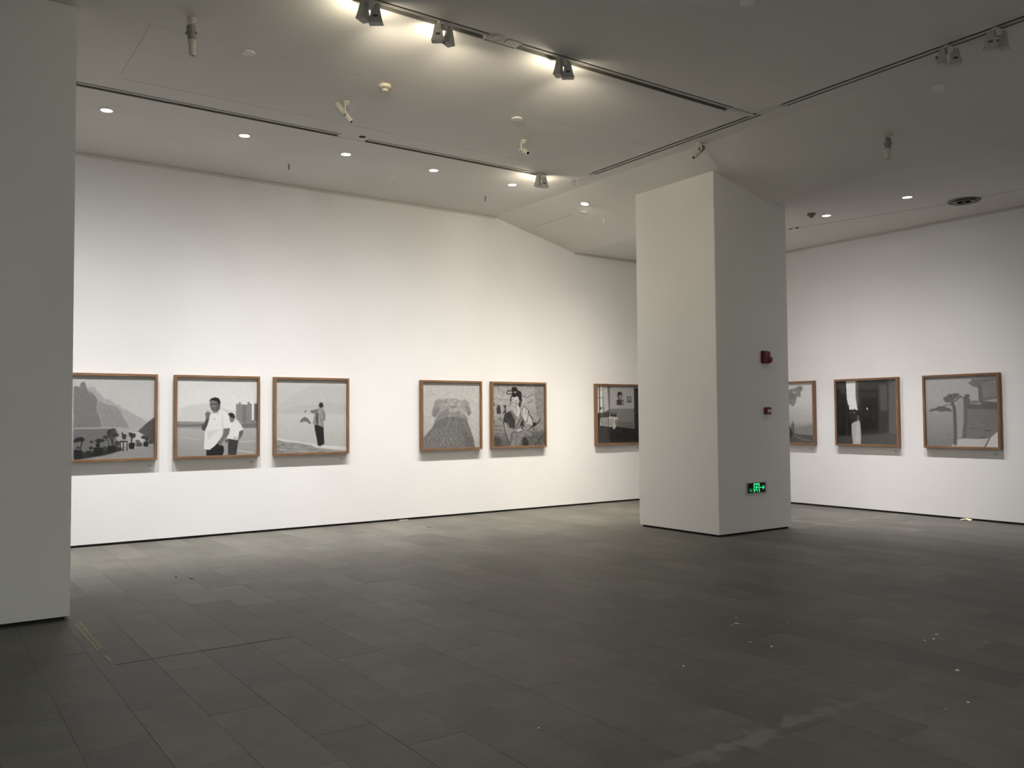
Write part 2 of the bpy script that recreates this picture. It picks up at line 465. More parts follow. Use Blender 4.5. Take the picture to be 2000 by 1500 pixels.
# plaster joints on the slope and the low ceiling: fine dark strips
def strip_path(name, pts, w, mat, parent=None):
    bm = bmesh.new()
    for (a, b) in zip(pts, pts[1:]):
        a, b = Vector(a), Vector(b); d = (b - a).normalized(); s = d.cross(Vector((0, 0, 1))) * (w / 2)
        vs = [bm.verts.new(a + s), bm.verts.new(b + s), bm.verts.new(b - s), bm.verts.new(a - s)]
        us = [bm.verts.new(v.co + Vector((0, 0, -0.003))) for v in vs]
        bm.faces.new(us)
        for k in range(4): bm.faces.new((vs[k], vs[(k + 1) % 4], us[(k + 1) % 4], us[k]))
    return obj(name, bm, mat, parent)
M_SEAM = plain('seam_filler', (0.52, 0.48, 0.40), 0.8, 0, 0.3, 12)
strip_path('plaster_seam', [(8.735, 11.77, ceil_z(8.735)), (8.70, 10.58, ceil_z(8.70))], 0.008, M_SEAM, ceiling)
strip_path('plaster_seam', [(11.47, 8.60, H2), (11.56, 8.2, H2), (11.70, 7.65, H2), (11.83, 7.0, H2), (11.95, 6.5, H2), (12.01, 6.24, H2)], 0.016, M_SEAM, ceiling)
strip_path('plaster_seam', [(12.03, 5.82, H2), (12.03, 5.3, H2)], 0.012, M_SEAM, ceiling)

# ------------------------------------------------------------------ stone floor
floor = struct('floor', box(XW, DR + 0.1, YW, DL + 0.1, -0.06, -0.002), M_JOINT, 'grey-brown stone floor of long staggered tiles')
PITCH_X, TL, GAP = 0.327, 0.98, 0.0014
KNOWN = {0: 5.095, 1: 4.777, 2: 4.155, 3: 5.73, 8: 7.676, 10: 5.42, 11: 4.427, 12: 5.04, 6: 4.12}
tiles = []
i0 = int(math.floor((XW - 1.03) / PITCH_X)) + 1
i1 = int(math.ceil((DR - 1.03) / PITCH_X)) + 1
for i in range(i0, i1):
    x0, x1 = 1.03 + PITCH_X * i, min(1.03 + PITCH_X * (i + 1), DR + 0.02)
    if x1 - x0 < 0.03: continue
    off = KNOWN.get(i, random.choice([0, 0.33, 0.49, 0.65]) + random.uniform(-0.06, 0.06))
    y = off - TL * math.ceil((off - YW) / TL)
    while y < DL:
        y0, y1 = max(y, YW), min(y + TL, DL + 0.02)
        if y1 - y0 > 0.04: tiles.append((x0, x1, y0, y1))
        y += TL
def screen_area(t):
    pts = []
    for x, yy in ((t[0], t[2]), (t[1], t[2]), (t[1], t[3]), (t[0], t[3])):
        v = Vector((x, yy, 0)) - Vector((0, 0, CAM_H)); z = v.dot(CF)
        if z < 0.3: return 0
        pts.append((v.dot(CR) / z * FPX + 1000, 750 - v.dot(CU) / z * FPX))
    cx = sum(p[0] for p in pts) / 4; cyy = sum(p[1] for p in pts) / 4
    if not (-60 < cx < 2060 and cyy < 1560): return 0
    a = 0
    for k in range(4):
        (x0, y0), (x1, y1) = pts[k], pts[(k + 1) % 4]; a += x0 * y1 - x1 * y0
    return abs(a) / 2
ranked = sorted(tiles, key=screen_area, reverse=True)
single = [t for t in ranked[:290] if screen_area(t) > 60]
rest = [t for t in tiles if t not in set(single)]
def tile_geo(bm, x0, x1, y0, y1, z=0.0):
    g, c = GAP / 2, 0.0007
    a = [bm.verts.new(p) for p in ((x0 + g, y0 + g, -0.012), (x1 - g, y0 + g, -0.012), (x1 - g, y1 - g, -0.012), (x0 + g, y1 - g, -0.012))]
    b = [bm.verts.new((v.co.x, v.co.y, z - c)) for v in a]
    t = [bm.verts.new(p) for p in ((x0 + g + c, y0 + g + c, z), (x1 - g - c, y0 + g + c, z), (x1 - g - c, y1 - g - c, z), (x0 + g + c, y1 - g - c, z))]
    bm.faces.new(t)
    for k in range(4):
        j = (k + 1) % 4
        bm.faces.new((a[k], a[j], b[j], b[k])); bm.faces.new((b[k], b[j], t[j], t[k]))
tile_cache = {}
for (x0, x1, y0, y1) in single:
    key = (round(x1 - x0, 3), round(y1 - y0, 3))
    if key not in tile_cache:
        tb = bmesh.new(); tile_geo(tb, -key[0] / 2, key[0] / 2, -key[1] / 2, key[1] / 2)
        bmesh.ops.recalc_face_normals(tb, faces=tb.faces)
        me = bpy.data.meshes.new('floor_tile'); tb.to_mesh(me); tb.free(); me.materials.append(M_TILE)
        tile_cache[key] = me
    o = bpy.data.objects.new('floor_tile', tile_cache[key]); COL.objects.link(o); o.parent = floor
    o.location = ((x0 + x1) / 2, (y0 + y1) / 2, random.uniform(-0.0009, 0.0))
    o.rotation_euler = (random.gauss(0, 0.0005), random.gauss(0, 0.0012), 0)
fb = bmesh.new()
for t in rest: tile_geo(fb, *t, z=random.uniform(-0.0009, 0.0))
obj('floor_tile_field', fb, M_TILEF, floor, kind='stuff')

ART = {
    'F1': [
        ('g',[(0,196),(0.5,200),(1,150)]),
        ('p',172,3,[135,113,175,138,189,92,225,72,240,109,255,150,287,142,324,134,346,159,361,196,390,213,412,234,431,268,464,289,493,280,523,302,553,335,598,353,643,395,696,413,734,447,795,482,856,513,910,556,841,645,116,629]),
        ('p',146,3,[244,167,317,200,368,301,464,343,568,369,613,412,636,480,689,565,719,642,116,629,114,225]),
        ('p',124,3,[114,134,143,130,175,142,189,92,225,72,240,109,255,159,273,209,339,242,368,292,354,392,391,476,413,627,116,629]),
        ('l',160,11,[372,326,361,392,383,459,406,527,421,611]),
        ('p',112,4,[116,633,465,637,735,676,841,704,811,831,247,981,117,976]),
        ('p',168,8,[539,647,810,653,880,722,842,832,615,868,570,740]),
        ('p',190,4,[704,667,811,678,872,722,872,833,788,848,750,736]),
        ('l',172,11,[123,628,318,625,539,623,727,634]),
        ('p',84,2,[811,670,902,578,1006,495,1007,837,941,818,918,740,864,709]),
        ('p',150,4,[247,989,466,947,570,909,720,888,926,865,1007,837,1008,1017,131,1006]),
        ('p',45,6,[131,886,247,914,327,909,466,855,570,850,660,895,570,921,466,951,247,985,131,1002]),
        ('p',22,1,[124,881,214,884,211,980,124,997]),
        ('p',28,3,[123,770,145,737,210,731,239,761,217,787,181,784,123,795]),
        ('l',25,11,[210,781,192,871,167,846,145,886]),
        ('p',24,1,[330,859,425,862,433,912,407,962,327,959]),
        ('p',38,4,[341,776,377,752,436,762,455,781,414,799,370,806]),
        ('p',28,3,[355,814,388,794,403,853,356,860]),
        ('e',45,306,789,20,15),
        ('e',40,304,862,20,16),
        ('e',36,282,932,41,37),
        ('p',28,1,[484,839,570,841,563,917,485,931]),
        ('e',66,532,697,55,46),
        ('e',52,509,671,29,28),
        ('e',54,569,718,35,18),
        ('e',60,458,737,31,21),
        ('e',60,539,650,32,15),
        ('l',35,13,[536,844,525,781,495,730,480,679]),
        ('l',35,11,[533,815,540,748,554,698]),
        ('l',45,8,[503,831,473,763]),
        ('e',60,584,816,33,28),
        ('e',55,451,879,25,28),
        ('e',55,588,883,22,25),
        ('p',22,1,[613,783,697,787,696,803,613,799]),
        ('l',22,10,[619,792,618,897]),
        ('l',22,10,[651,793,651,907]),
        ('l',22,10,[692,794,692,902]),
        ('e',55,660,729,26,28),
        ('e',60,640,703,8,20),
        ('l',45,14,[648,759,675,760]),
        ('p',30,1,[709,813,781,813,770,890,713,884]),
        ('e',58,751,723,38,30),
        ('e',55,727,705,19,21),
        ('l',40,13,[744,812,739,778,750,745]),
        ('p',40,1,[876,801,935,799,928,865,876,861]),
        ('e',55,879,747,31,20),
        ('e',52,914,765,14,28),
        ('l',40,10,[907,800,895,765]),
        ('e',80,826,836,41,28),
        ('e',95,811,797,26,21),
        ('e',70,956,809,22,28),
        ('n',7,90),
    ],
    'F2': [
        ('g',[(0,222),(0.3,228),(0.55,226),(0.56,178),(0.66,180),(1,158)]),
        ('p',212,8,[13,542,45,391,125,357,367,328,416,341,614,410,732,428,732,567,13,559]),
        ('p',146,4,[0,555,334,567,1004,575,1004,654,0,641]),
        ('l',108,18,[6,603,125,611,334,604]),
        ('p',118,5,[774,594,1004,588,1004,649,774,648]),
        ('p',180,5,[0,643,1004,656,1004,711,0,697]),
        ('l',195,10,[45,753,286,788]),
        ('l',192,12,[782,828,987,824]),
        ('l',190,17,[740,940,953,972]),
        ('p',138,2,[728,337,764,333,765,311,787,311,789,340,872,344,876,309,897,303,906,329,929,333,929,580,808,584,728,532]),
        ('p',122,3,[808,346,859,346,859,579,808,578]),
        ('p',108,2,[961,333,1004,325,1004,579,961,557]),
        ('p',130,2,[929,552,963,548,963,587,929,585]),
        ('p',62,1,[629,786,761,806,749,880,732,1009,629,1006]),
        ('p',230,1,[640,592,711,537,749,559,791,603,825,673,770,698,765,767,742,808,619,783,635,678]),
        ('p',196,4,[690,766,753,763,742,806,698,796]),
        ('p',100,1,[770,694,822,673,818,725,782,785,755,809,761,759]),
        ('p',122,1,[644,497,698,510,708,550,677,577,648,559]),
        ('p',42,1,[625,462,665,448,698,463,717,506,707,530,677,510,648,499]),
        ('e',90,606,814,16,22),
        ('p',36,1,[361,917,498,831,575,884,576,953,558,1004,558,1017,361,1011]),
        ('p',232,1,[408,452,457,448,523,400,581,428,623,462,652,549,660,648,556,651,560,720,523,805,465,873,400,924,329,912,339,716,367,589,390,495]),
        ('p',212,6,[556,445,573,651,556,651,548,479]),
        ('p',215,8,[367,683,531,668,449,718,383,802]),
        ('p',116,1,[581,653,654,651,641,722,583,798,531,885,502,848,494,829,560,755]),
        ('p',76,1,[367,495,397,512,369,614,340,678,306,670,300,630,334,580]),
        ('p',112,1,[344,452,375,433,410,452,400,486,383,539,351,520]),
        ('l',150,5,[408,433,367,426]),
        ('p',112,1,[400,307,449,288,507,298,529,341,523,397,486,444,453,450,416,410,400,367]),
        ('p',88,4,[490,341,527,341,523,397,486,444,474,410]),
        ('p',128,5,[408,303,482,303,486,324,408,328]),
        ('p',66,4,[402,328,439,334,437,348,405,346]),
        ('p',66,4,[451,333,490,326,490,341,452,348]),
        ('p',134,4,[439,341,451,341,454,382,441,386]),
        ('p',90,4,[433,380,459,381,457,389,436,389]),
        ('p',126,5,[456,351,482,350,478,380,459,375]),
        ('p',124,5,[408,354,434,354,433,380,413,380]),
        ('p',74,3,[426,404,469,403,462,414,433,415]),
        ('p',124,5,[433,420,462,418,459,437,441,437]),
        ('p',32,1,[396,311,395,290,416,264,465,250,507,260,529,298,533,341,507,348,494,307,449,288,408,297]),
        ('e',100,521,345,9,17),
        ('l',165,6,[408,452,459,457,490,461,527,410]),
        ('e',120,463,532,7,7),
        ('n',5,70),
    ],
    'F3': [
        ('g',[(0,206),(0.3,202),(0.47,196),(0.48,202),(0.7,196),(1,186)]),
        ('p',197,14,[2,428,137,276,364,146,489,76,625,57,809,73,1000,107,1001,463,2,454]),
        ('p',190,14,[2,454,294,345,490,345,763,311,1001,347,1001,467,2,458]),
        ('p',214,4,[3,788,226,828,564,890,1003,934,1003,978,564,937,4,844]),
        ('p',150,5,[3,811,139,847,332,866,492,900,564,937,765,966,1003,996,1003,1013,4,1009]),
        ('l',100,12,[6,911,53,900]),
        ('l',95,11,[83,880,122,885]),
        ('l',115,11,[139,933,209,943]),
        ('l',118,11,[367,914,421,911]),
        ('l',185,9,[53,947,165,946]),
        ('l',180,9,[244,910,332,939]),
        ('l',112,12,[36,972,105,982]),
        ('l',120,11,[439,959,564,964]),
        ('l',182,9,[314,973,439,985]),
        ('l',110,9,[218,905,226,875]),
        ('l',110,12,[601,989,674,993]),
        ('p',38,1,[532,606,663,648,675,888,639,911,582,908,564,798,541,693]),
        ('p',150,1,[591,389,653,388,686,451,689,556,669,565,668,658,581,626,513,610,534,467,543,459]),
        ('p',88,2,[554,459,590,459,589,629,572,620,550,580]),
        ('l',100,7,[608,468,617,555,663,560]),
        ('l',100,6,[653,416,663,547]),
        ('l',172,8,[635,416,640,538]),
        ('l',185,7,[601,415,609,616]),
        ('l',110,5,[627,573,636,643]),
        ('l',105,5,[531,519,523,606]),
        ('p',118,1,[594,400,526,413,475,423,491,458,531,462,581,459]),
        ('l',80,6,[526,415,537,460]),
        ('l',82,7,[490,423,509,458]),
        ('p',78,1,[482,428,421,421,401,455,386,436,408,421]),
        ('e',150,397,431,8,12),
        ('e',48,630,351,32,37),
        ('p',128,1,[672,442,692,469,686,556,663,560,672,503]),
        ('p',116,1,[329,579,348,539,397,507,437,527,460,560,486,597,466,610,437,579,384,571,348,582]),
        ('p',80,2,[331,579,353,567,366,574,348,583]),
        ('p',88,2,[437,553,482,597,464,607]),
        ('l',225,9,[587,917,637,924]),
        ('l',215,9,[646,898,678,910]),
        ('l',60,6,[596,919,623,925]),
        ('n',5,70),
    ],
    'F4': [
        ('g',[(0,196),(0.5,190),(1,178)]),
        ('p',150,3,[158,501,175,395,220,275,260,254,340,259,365,293,320,396,269,481,214,539]),
        ('p',130,8,[165,497,190,412,250,378,290,396,259,481,214,532]),
        ('p',152,3,[683,269,741,254,793,296,824,384,848,463,814,518,777,508,719,400,688,330]),
        ('p',132,8,[740,348,803,384,835,463,803,507,772,471]),
        ('p',160,3,[330,285,391,242,472,251,533,240,595,247,688,286,709,383,740,471,725,536,574,522,471,528,309,542,229,579,259,481,300,405]),
        ('p',138,6,[300,448,431,389,472,458,431,527,309,542,229,575]),
        ('p',142,6,[472,467,595,460,698,505,698,540,471,526]),
        ('e',178,400,353,20,15),
        ('e',185,497,320,26,20),
        ('e',185,626,329,24,17),
        ('e',180,481,428,26,13),
        ('e',178,563,416,30,20),
        ('e',130,538,372,51,12),
        ('e',132,390,293,26,13),
        ('e',175,677,443,20,34),
        ('e',135,615,460,40,20),
        ('e',175,451,276,24,13),
        ('e',172,553,276,24,13),
        ('p',136,3,[191,617,219,549,350,457,451,415,431,527,299,564,229,603]),
        ('p',138,3,[699,470,782,542,780,605,698,549]),
        ('p',114,2,[204,622,299,561,431,529,574,518,698,546,779,603,835,737,888,871,911,1005,-5,1008,-4,868,60,785,159,685]),
        ('p',104,12,[698,733,824,781,898,996,740,990]),
        ('l',112,8,[204,618,299,564,431,531,574,521,698,549,777,608]),
        ('h',168,[20,818,249,687,532,677,635,986,20,997]),
        ('l',150,8,[471,545,430,640,389,725]),
        ('l',150,8,[574,538,584,643,574,730]),
        ('l',112,8,[636,557,698,663,740,778]),
        ('l',148,8,[719,611,771,718,814,825]),
        ('l',112,8,[349,569,269,670,208,755]),
        ('n',13,50),
    ],
    'F5': [
        ('g',[(0,150),(0.2,172),(0.5,160),(0.75,128),(1,84)]),
        ('p',140,20,[794,-6,1006,-9,1006,1009,905,1006]),
        ('p',70,16,[0,830,144,851,154,1006,0,1000]),
        ('p',96,14,[577,802,1006,759,1006,1009,469,1008]),
        ('p',194,2,[363,216,411,220,469,198,496,233,507,285,493,346,512,364,525,434,469,542,406,468,427,364,363,329]),
        ('p',28,1,[361,62,416,48,459,62,493,111,534,118,557,163,552,224,563,268,541,312,530,374,496,374,491,312,514,285,491,224,469,200,416,218,374,206,353,225,355,290,342,290,327,268,342,207,365,173,372,129,358,95]),
        ('e',150,426,137,27,15),
        ('e',120,528,281,9,12),
        ('l',34,14,[368,121,295,108,263,143,274,171,363,160]),
        ('l',50,10,[560,198,641,226,698,202]),
        ('l',60,8,[718,184,794,181]),
        ('l',70,8,[663,303,772,290]),
        ('l',60,7,[384,242,390,303]),
        ('l',60,7,[427,277,469,272]),
        ('l',50,7,[321,354,326,311,469,307,443,311,446,485]),
        ('l',110,6,[363,346,491,338]),
        ('p',52,1,[227,475,332,437,363,450,427,546,421,715,290,691,271,622,185,630,201,552]),
        ('p',120,2,[332,437,363,424,469,555,427,598]),
        ('p',110,2,[523,443,566,548,469,695,437,659,512,556]),
        ('p',42,1,[577,566,600,680,512,680,534,617]),
        ('p',186,1,[534,434,614,362,687,435,676,488,753,568,775,670,620,641,641,619,542,523]),
        ('l',36,9,[534,434,566,399,614,362,687,435,720,515,756,577]),
        ('l',36,9,[534,434,534,486,566,548,620,629,647,619,685,488,679,444]),
        ('l',44,7,[577,417,566,504]),
        ('l',44,6,[631,391,633,487]),
        ('l',60,14,[718,506,750,550,772,621]),
        ('p',150,2,[201,622,271,623,311,691,427,737,406,780,332,778,316,942,258,828]),
        ('l',34,12,[201,622,227,741,269,854,316,951]),
        ('l',40,8,[258,630,279,682,406,732,384,788]),
        ('p',172,1,[427,733,598,687,633,715,480,786]),
        ('l',34,9,[427,724,566,692,620,698]),
        ('l',36,8,[469,790,620,724]),
        ('e',30,563,715,21,13),
        ('l',40,8,[353,779,427,772,459,790]),
        ('p',160,3,[620,715,685,699,750,753,685,756]),
        ('l',34,15,[669,751,772,683,861,640,927,560]),
        ('p',30,2,[761,639,827,622,839,676,772,692]),
        ('l',50,8,[783,683,783,754]),
        ('p',130,4,[406,815,641,751,750,797,761,851,577,863,469,999,321,994]),
        ('l',60,8,[459,808,427,998]),
        ('l',60,8,[707,752,761,806,761,868]),
        ('l',60,8,[555,862,641,821,729,867]),
        ('p',46,3,[566,863,625,864,685,928,674,1006,555,1002]),
        ('l',44,16,[972,830,827,985]),
        ('l',50,12,[861,871,905,970]),
        ('p',44,2,[0,306,38,311,31,362,0,362]),
        ('p',52,2,[97,336,139,349,159,474,77,490,72,396]),
        ('p',60,2,[201,345,258,341,242,414,263,449,201,483,190,466,227,414]),
        ('p',56,2,[0,421,31,439,20,481,0,481]),
        ('l',60,12,[10,566,36,618,15,643]),
        ('l',60,10,[82,584,102,567]),
        ('l',60,9,[123,551,144,594]),
        ('l',60,9,[154,542,164,603]),
        ('l',80,8,[31,686,61,665,66,686,92,678,113,662,139,679,164,671]),
        ('l',78,8,[41,746,51,729,82,747,102,726,123,743,164,736]),
        ('l',74,8,[51,797,92,790,113,807,154,795]),
        ('l',96,7,[20,243,82,234,154,259,279,255]),
        ('l',100,7,[108,37,113,148]),
        ('l',96,7,[469,24,566,32,641,18]),
        ('l',105,7,[729,250,772,268,685,286]),
        ('l',100,7,[641,163,598,207]),
        ('e',46,860,390,12,8),
        ('l',110,7,[750,480,883,472]),
        ('l',100,7,[827,224,972,277]),
        ('n',17,36),
    ],
    'F6': [
        ('g',[(0,90),(0.5,80),(1,36)]),
        ('p',168,3,[291,6,861,19,860,404,284,421]),
        ('p',122,5,[284,403,856,400,862,761,445,715,281,565]),
        ('p',104,12,[498,621,862,642,862,761,445,711]),
        ('p',220,3,[6,0,158,-2,150,466,11,474]),
        ('l',92,29,[63,4,65,465]),
        ('l',100,13,[138,3,137,466]),
        ('l',120,15,[-2,116,11,474]),
        ('l',110,10,[18,80,137,75]),
        ('l',100,10,[15,215,141,210]),
        ('e',70,87,393,33,21),
        ('p',186,8,[157,7,297,6,277,421,162,466]),
        ('p',110,8,[240,7,304,6,296,421,271,430]),
        ('p',34,2,[858,42,1032,41,1013,1010,970,1005,866,761]),
        ('p',110,3,[861,10,960,5,959,41,860,45]),
        ('p',36,3,[-5,679,278,713,445,715,866,763,1017,781,1013,1010,-4,1004]),
        ('p',52,4,[1,706,303,745,286,1005,-4,1004]),
        ('p',44,1,[467,168,481,113,527,99,578,122,586,176,569,231,556,240,498,240]),
        ('p',150,1,[495,177,545,154,577,176,567,231,518,231]),
        ('p',58,1,[453,251,505,240,556,249,610,251,609,338,451,338]),
        ('p',150,1,[566,267,602,267,601,322,565,322]),
        ('p',108,1,[694,183,792,177,795,294,695,296]),
        ('p',160,2,[726,203,765,198,764,249,732,253]),
        ('l',60,9,[705,276,783,285]),
        ('p',190,1,[79,541,263,534,467,553,492,571,395,611,434,715,373,771,355,719,266,718,64,693]),
        ('p',160,2,[268,588,389,579,361,710,272,709]),
        ('p',42,2,[-2,478,74,479,70,680,-5,679]),
        ('l',48,13,[92,546,114,698]),
        ('l',48,13,[129,546,146,703]),
        ('l',48,13,[174,546,183,708]),
        ('l',48,13,[215,547,219,708]),
        ('l',48,15,[256,538,253,713]),
        ('l',42,13,[73,546,262,543]),
        ('l',54,13,[162,470,270,475]),
        ('p',60,2,[156,493,276,486,275,536,155,536]),
        ('p',44,1,[308,471,446,469,443,544,307,534]),
        ('p',120,1,[334,480,430,478,429,496,333,499]),
        ('n',7,60),
    ],
    'R1': [
        ('g',[(0,205),(0.35,200),(0.65,172),(0.8,128),(1,70)]),
        ('p',132,5,[416,136,579,97,660,82,731,50,803,54,806,117,762,150,766,232,690,232,654,351,607,393,559,355,409,378]),
        ('e',118,575,220,81,56),
        ('e',122,752,89,39,28),
        ('e',175,646,154,30,16),
        ('p',128,16,[627,760,1011,689,1000,1005,619,1001]),
        ('p',96,3,[570,681,598,672,627,681,628,797,615,867,567,848]),
        ('e',96,598,652,13,14),
        ('p',78,6,[400,666,534,713,568,815,625,844,739,863,1016,875,1011,1009,390,1003]),
        ('p',48,8,[399,712,542,723,601,853,552,945,390,999]),
        ('l',112,19,[623,881,771,938,943,967]),
        ('n',8,70),
    ],
    'R2': [
        ('g',[(0,54),(0.4,46),(1,48)]),
        ('p',44,8,[333,-27,866,-6,841,829,408,858,400,680,354,466]),
        ('p',24,24,[435,263,684,287,704,743,415,796]),
        ('p',76,16,[721,77,849,73,846,482,734,481]),
        ('p',86,12,[875,4,1014,1,1009,1008,862,1010]),
        ('p',74,12,[412,858,842,821,1007,837,1004,1008,402,1008]),
        ('p',92,8,[332,-1,376,1,369,458,349,466,328,251]),
        ('p',24,2,[-10,-5,167,2,179,247,204,383,216,455,349,466,344,600,253,671,252,832,265,1010,-6,1014]),
        ('p',52,14,[3,50,165,56,169,220,79,199]),
        ('p',60,10,[5,869,255,867,265,1010,0,1014]),
        ('p',222,2,[168,-7,332,-5,328,251,344,386,356,466,216,460,208,410,221,383,198,392,177,292]),
        ('p',34,2,[206,464,261,451,270,465,311,443,329,466,562,478,559,566,344,609,205,608]),
        ('e',130,233,504,9,8),
        ('e',170,298,503,9,12),
        ('p',84,4,[346,547,385,547,382,627,343,627]),
        ('p',168,2,[247,682,303,649,380,621,399,689,407,875,399,1008,268,1010,248,841]),
        ('p',182,8,[332,653,381,654,389,964,311,965]),
        ('p',205,1,[502,435,526,425,528,464,513,463]),
        ('n',6,60),
    ],
    'R3': [
        ('g',[(0,168),(0.3,165),(0.6,146),(1,122)]),
        ('p',150,20,[436,343,752,316,542,346,522,871,432,889]),
        ('p',116,3,[590,460,1007,468,1012,783,901,851,815,878,547,888,546,468]),
        ('p',112,3,[603,88,657,84,650,45,1007,43,1013,323,758,368,757,187,723,165,668,150]),
        ('p',98,8,[776,352,1011,383,1007,476,771,472]),
        ('p',126,8,[794,111,1006,68,1005,298,803,318]),
        ('p',100,3,[539,328,605,295,638,348,599,469,569,879,508,888,539,643]),
        ('e',98,592,286,35,29),
        ('p',94,3,[593,395,782,408,1010,391,1007,468,590,469]),
        ('p',118,3,[638,357,742,351,740,394,619,391]),
        ('l',175,12,[647,338,742,338]),
        ('p',104,3,[745,152,792,154,792,386,749,385]),
        ('l',104,5,[766,489,761,731]),
        ('l',102,5,[927,492,920,783]),
        ('l',102,5,[676,488,671,731]),
        ('l',82,9,[597,735,700,748]),
        ('l',78,12,[811,766,887,772]),
        ('p',182,3,[362,987,450,897,556,881,729,891,871,869,802,998,725,1008,360,1013]),
        ('p',90,3,[739,874,782,860,858,869,807,882]),
        ('p',196,2,[1013,757,888,868,826,1007,1016,1013]),
        ('l',112,18,[884,864,838,955,815,998]),
        ('l',86,41,[383,377,406,431,415,484,417,598,419,730,416,845,413,964]),
        ('l',90,19,[386,377,418,356,446,335,510,284,535,311,579,308]),
        ('l',95,11,[380,408,308,411,263,423]),
        ('e',100,312,313,53,29),
        ('e',98,367,279,53,29),
        ('e',98,439,264,47,22),
        ('e',102,328,349,49,22),
        ('e',95,216,453,62,29),
        ('e',95,123,474,53,17),
        ('e',95,305,473,53,26),
        ('p',98,4,[259,305,313,287,360,255,484,250,478,292,419,325,391,355,292,366,271,339]),
        ('p',94,4,[45,485,125,457,180,433,254,423,316,447,373,476,372,505,287,495,232,507,151,484,76,503]),
        ('n',6,60),
    ],
}

# ------------------------------------------------------------------ the prints: tone pictures laid down as vertex tones on a fine grid
NP_, SS = 176, 2
def s2l(v):
    v = np.clip(np.asarray(v, float) / 255.0, 0, 1)
    return np.where(v <= 0.04045, v / 12.92, ((v + 0.055) / 1.055) ** 2.4)
def gblur(a, s):
    if s < 0.4: return a
    r = int(math.ceil(s * 2.5)); k = np.exp(-0.5 * (np.arange(-r, r + 1) / s) ** 2); k /= k.sum()
    p = np.pad(a, ((r, r), (0, 0)), mode='edge'); a = sum(k[i] * p[i:i + a.shape[0]] for i in range(2 * r + 1))
    p = np.pad(a, ((0, 0), (r, r)), mode='edge'); return sum(k[i] * p[:, i:i + a.shape[1]] for i in range(2 * r + 1))
def paint_print(prims, seed):
    n = NP_ * SS; r_ = np.random.default_rng(seed)
    vv, uu = np.mgrid[0:n, 0:n]; uu = (uu + 0.5) / n * 1000; vv = (vv + 0.5) / n * 1000
    img = np.zeros((n, n))
    def poly(pts):
        m = np.zeros((n, n), bool); P = list(zip(pts[::2], pts[1::2]))
        for (xa, ya), (xb, yb) in zip(P, P[1:] + P[:1]):
            if ya == yb: continue
            c = (vv < max(ya, yb)) & (vv >= min(ya, yb)); xi = xa + (vv - ya) * (xb - xa) / (yb - ya)
            m ^= c & (uu < xi)
        return m.astype(float)
    def line(pts, w):
        d = np.full((n, n), 1e9); P = list(zip(pts[::2], pts[1::2]))
        for (xa, ya), (xb, yb) in zip(P, P[1:]):
            dx, dy = xb - xa, yb - ya; L = dx * dx + dy * dy + 1e-9
            t = np.clip(((uu - xa) * dx + (vv - ya) * dy) / L, 0, 1)
            d = np.minimum(d, np.hypot(uu - xa - t * dx, vv - ya - t * dy))
        return np.clip((w / 2 - d) / max(3.0, w * 0.6) + 0.5, 0, 1)
    for e in prims:
        if e[0] == 'g':
            xs_ = [s[0] * 1000 for s in e[1]]; ys_ = [s[1] for s in e[1]]; img = np.interp(vv, xs_, ys_); continue
        if e[0] == 'n':
            z = r_.normal(size=(n, n)); f = gblur(z, 1.2); f /= f.std()
            g = gblur(r_.normal(size=(n, n)), n / max(e[2], 1) / 2.2); g /= g.std()
            img = img + e[1] * (0.34 * f + 0.30 * g); continue
        if e[0] == 'p': m = gblur(poly(e[3]), e[2] / 1000 * n * 0.8)
        elif e[0] == 'l': m = line(e[3], e[2])
        elif e[0] == 'e':
            m = np.clip((1.0 - np.hypot((uu - e[2]) / e[4], (vv - e[3]) / e[5])) * 2.5 + 0.5, 0, 1)
            w = gblur(r_.normal(size=(n, n)), 2.5); w /= w.std(); m = np.clip(m + 0.22 * w * (m > 0.02) * (m < 0.99), 0, 1)
        elif e[0] == 'h':
            w = gblur(r_.normal(size=(n, n)), 4); w /= w.std()
            m = gblur(poly(e[2]), 12) * np.clip(np.sin((uu * 0.8 - vv * 0.55) / 7.5 + 1.2 * w) - 0.35, 0, 1) * 0.9
        img = img * (1 - m) + e[1] * m
    return gblur(img, 0.5).reshape(NP_, SS, NP_, SS).mean(axis=(1, 3))
def print_mesh(tones, gain, w, h):
    lin = np.clip(s2l(tones) * gain, 0.004, 0.88)
    n = NP_
    gx = np.linspace(-w / 2, w / 2, n); gz = np.linspace(h, 0, n)
    co = np.zeros((n, n, 3)); co[:, :, 0] = gx[None, :]; co[:, :, 2] = gz[:, None]
    idx = np.arange(n * n).reshape(n, n)
    f = np.stack([idx[:-1, :-1], idx[1:, :-1], idx[1:, 1:], idx[:-1, 1:]], -1).reshape(-1, 4)
    me = bpy.data.meshes.new('print')
    me.vertices.add(n * n); me.vertices.foreach_set('co', co.reshape(-1))
    me.loops.add(f.size); me.loops.foreach_set('vertex_index', f.reshape(-1))
    me.polygons.add(len(f)); me.polygons.foreach_set('loop_start', np.arange(0, f.size, 4))
    me.update(calc_edges=True)
    at = me.color_attributes.new('print', 'FLOAT_COLOR', 'POINT')
    rgba = np.ones((n * n, 4), np.float32); l = lin.reshape(-1)
    rgba[:, 0] = l * 1.0; rgba[:, 1] = l * 0.992; rgba[:, 2] = l * 0.985
    at.data.foreach_set('color', rgba.reshape(-1))
    me.validate(); me.materials.append(M_PRINT)
    return me

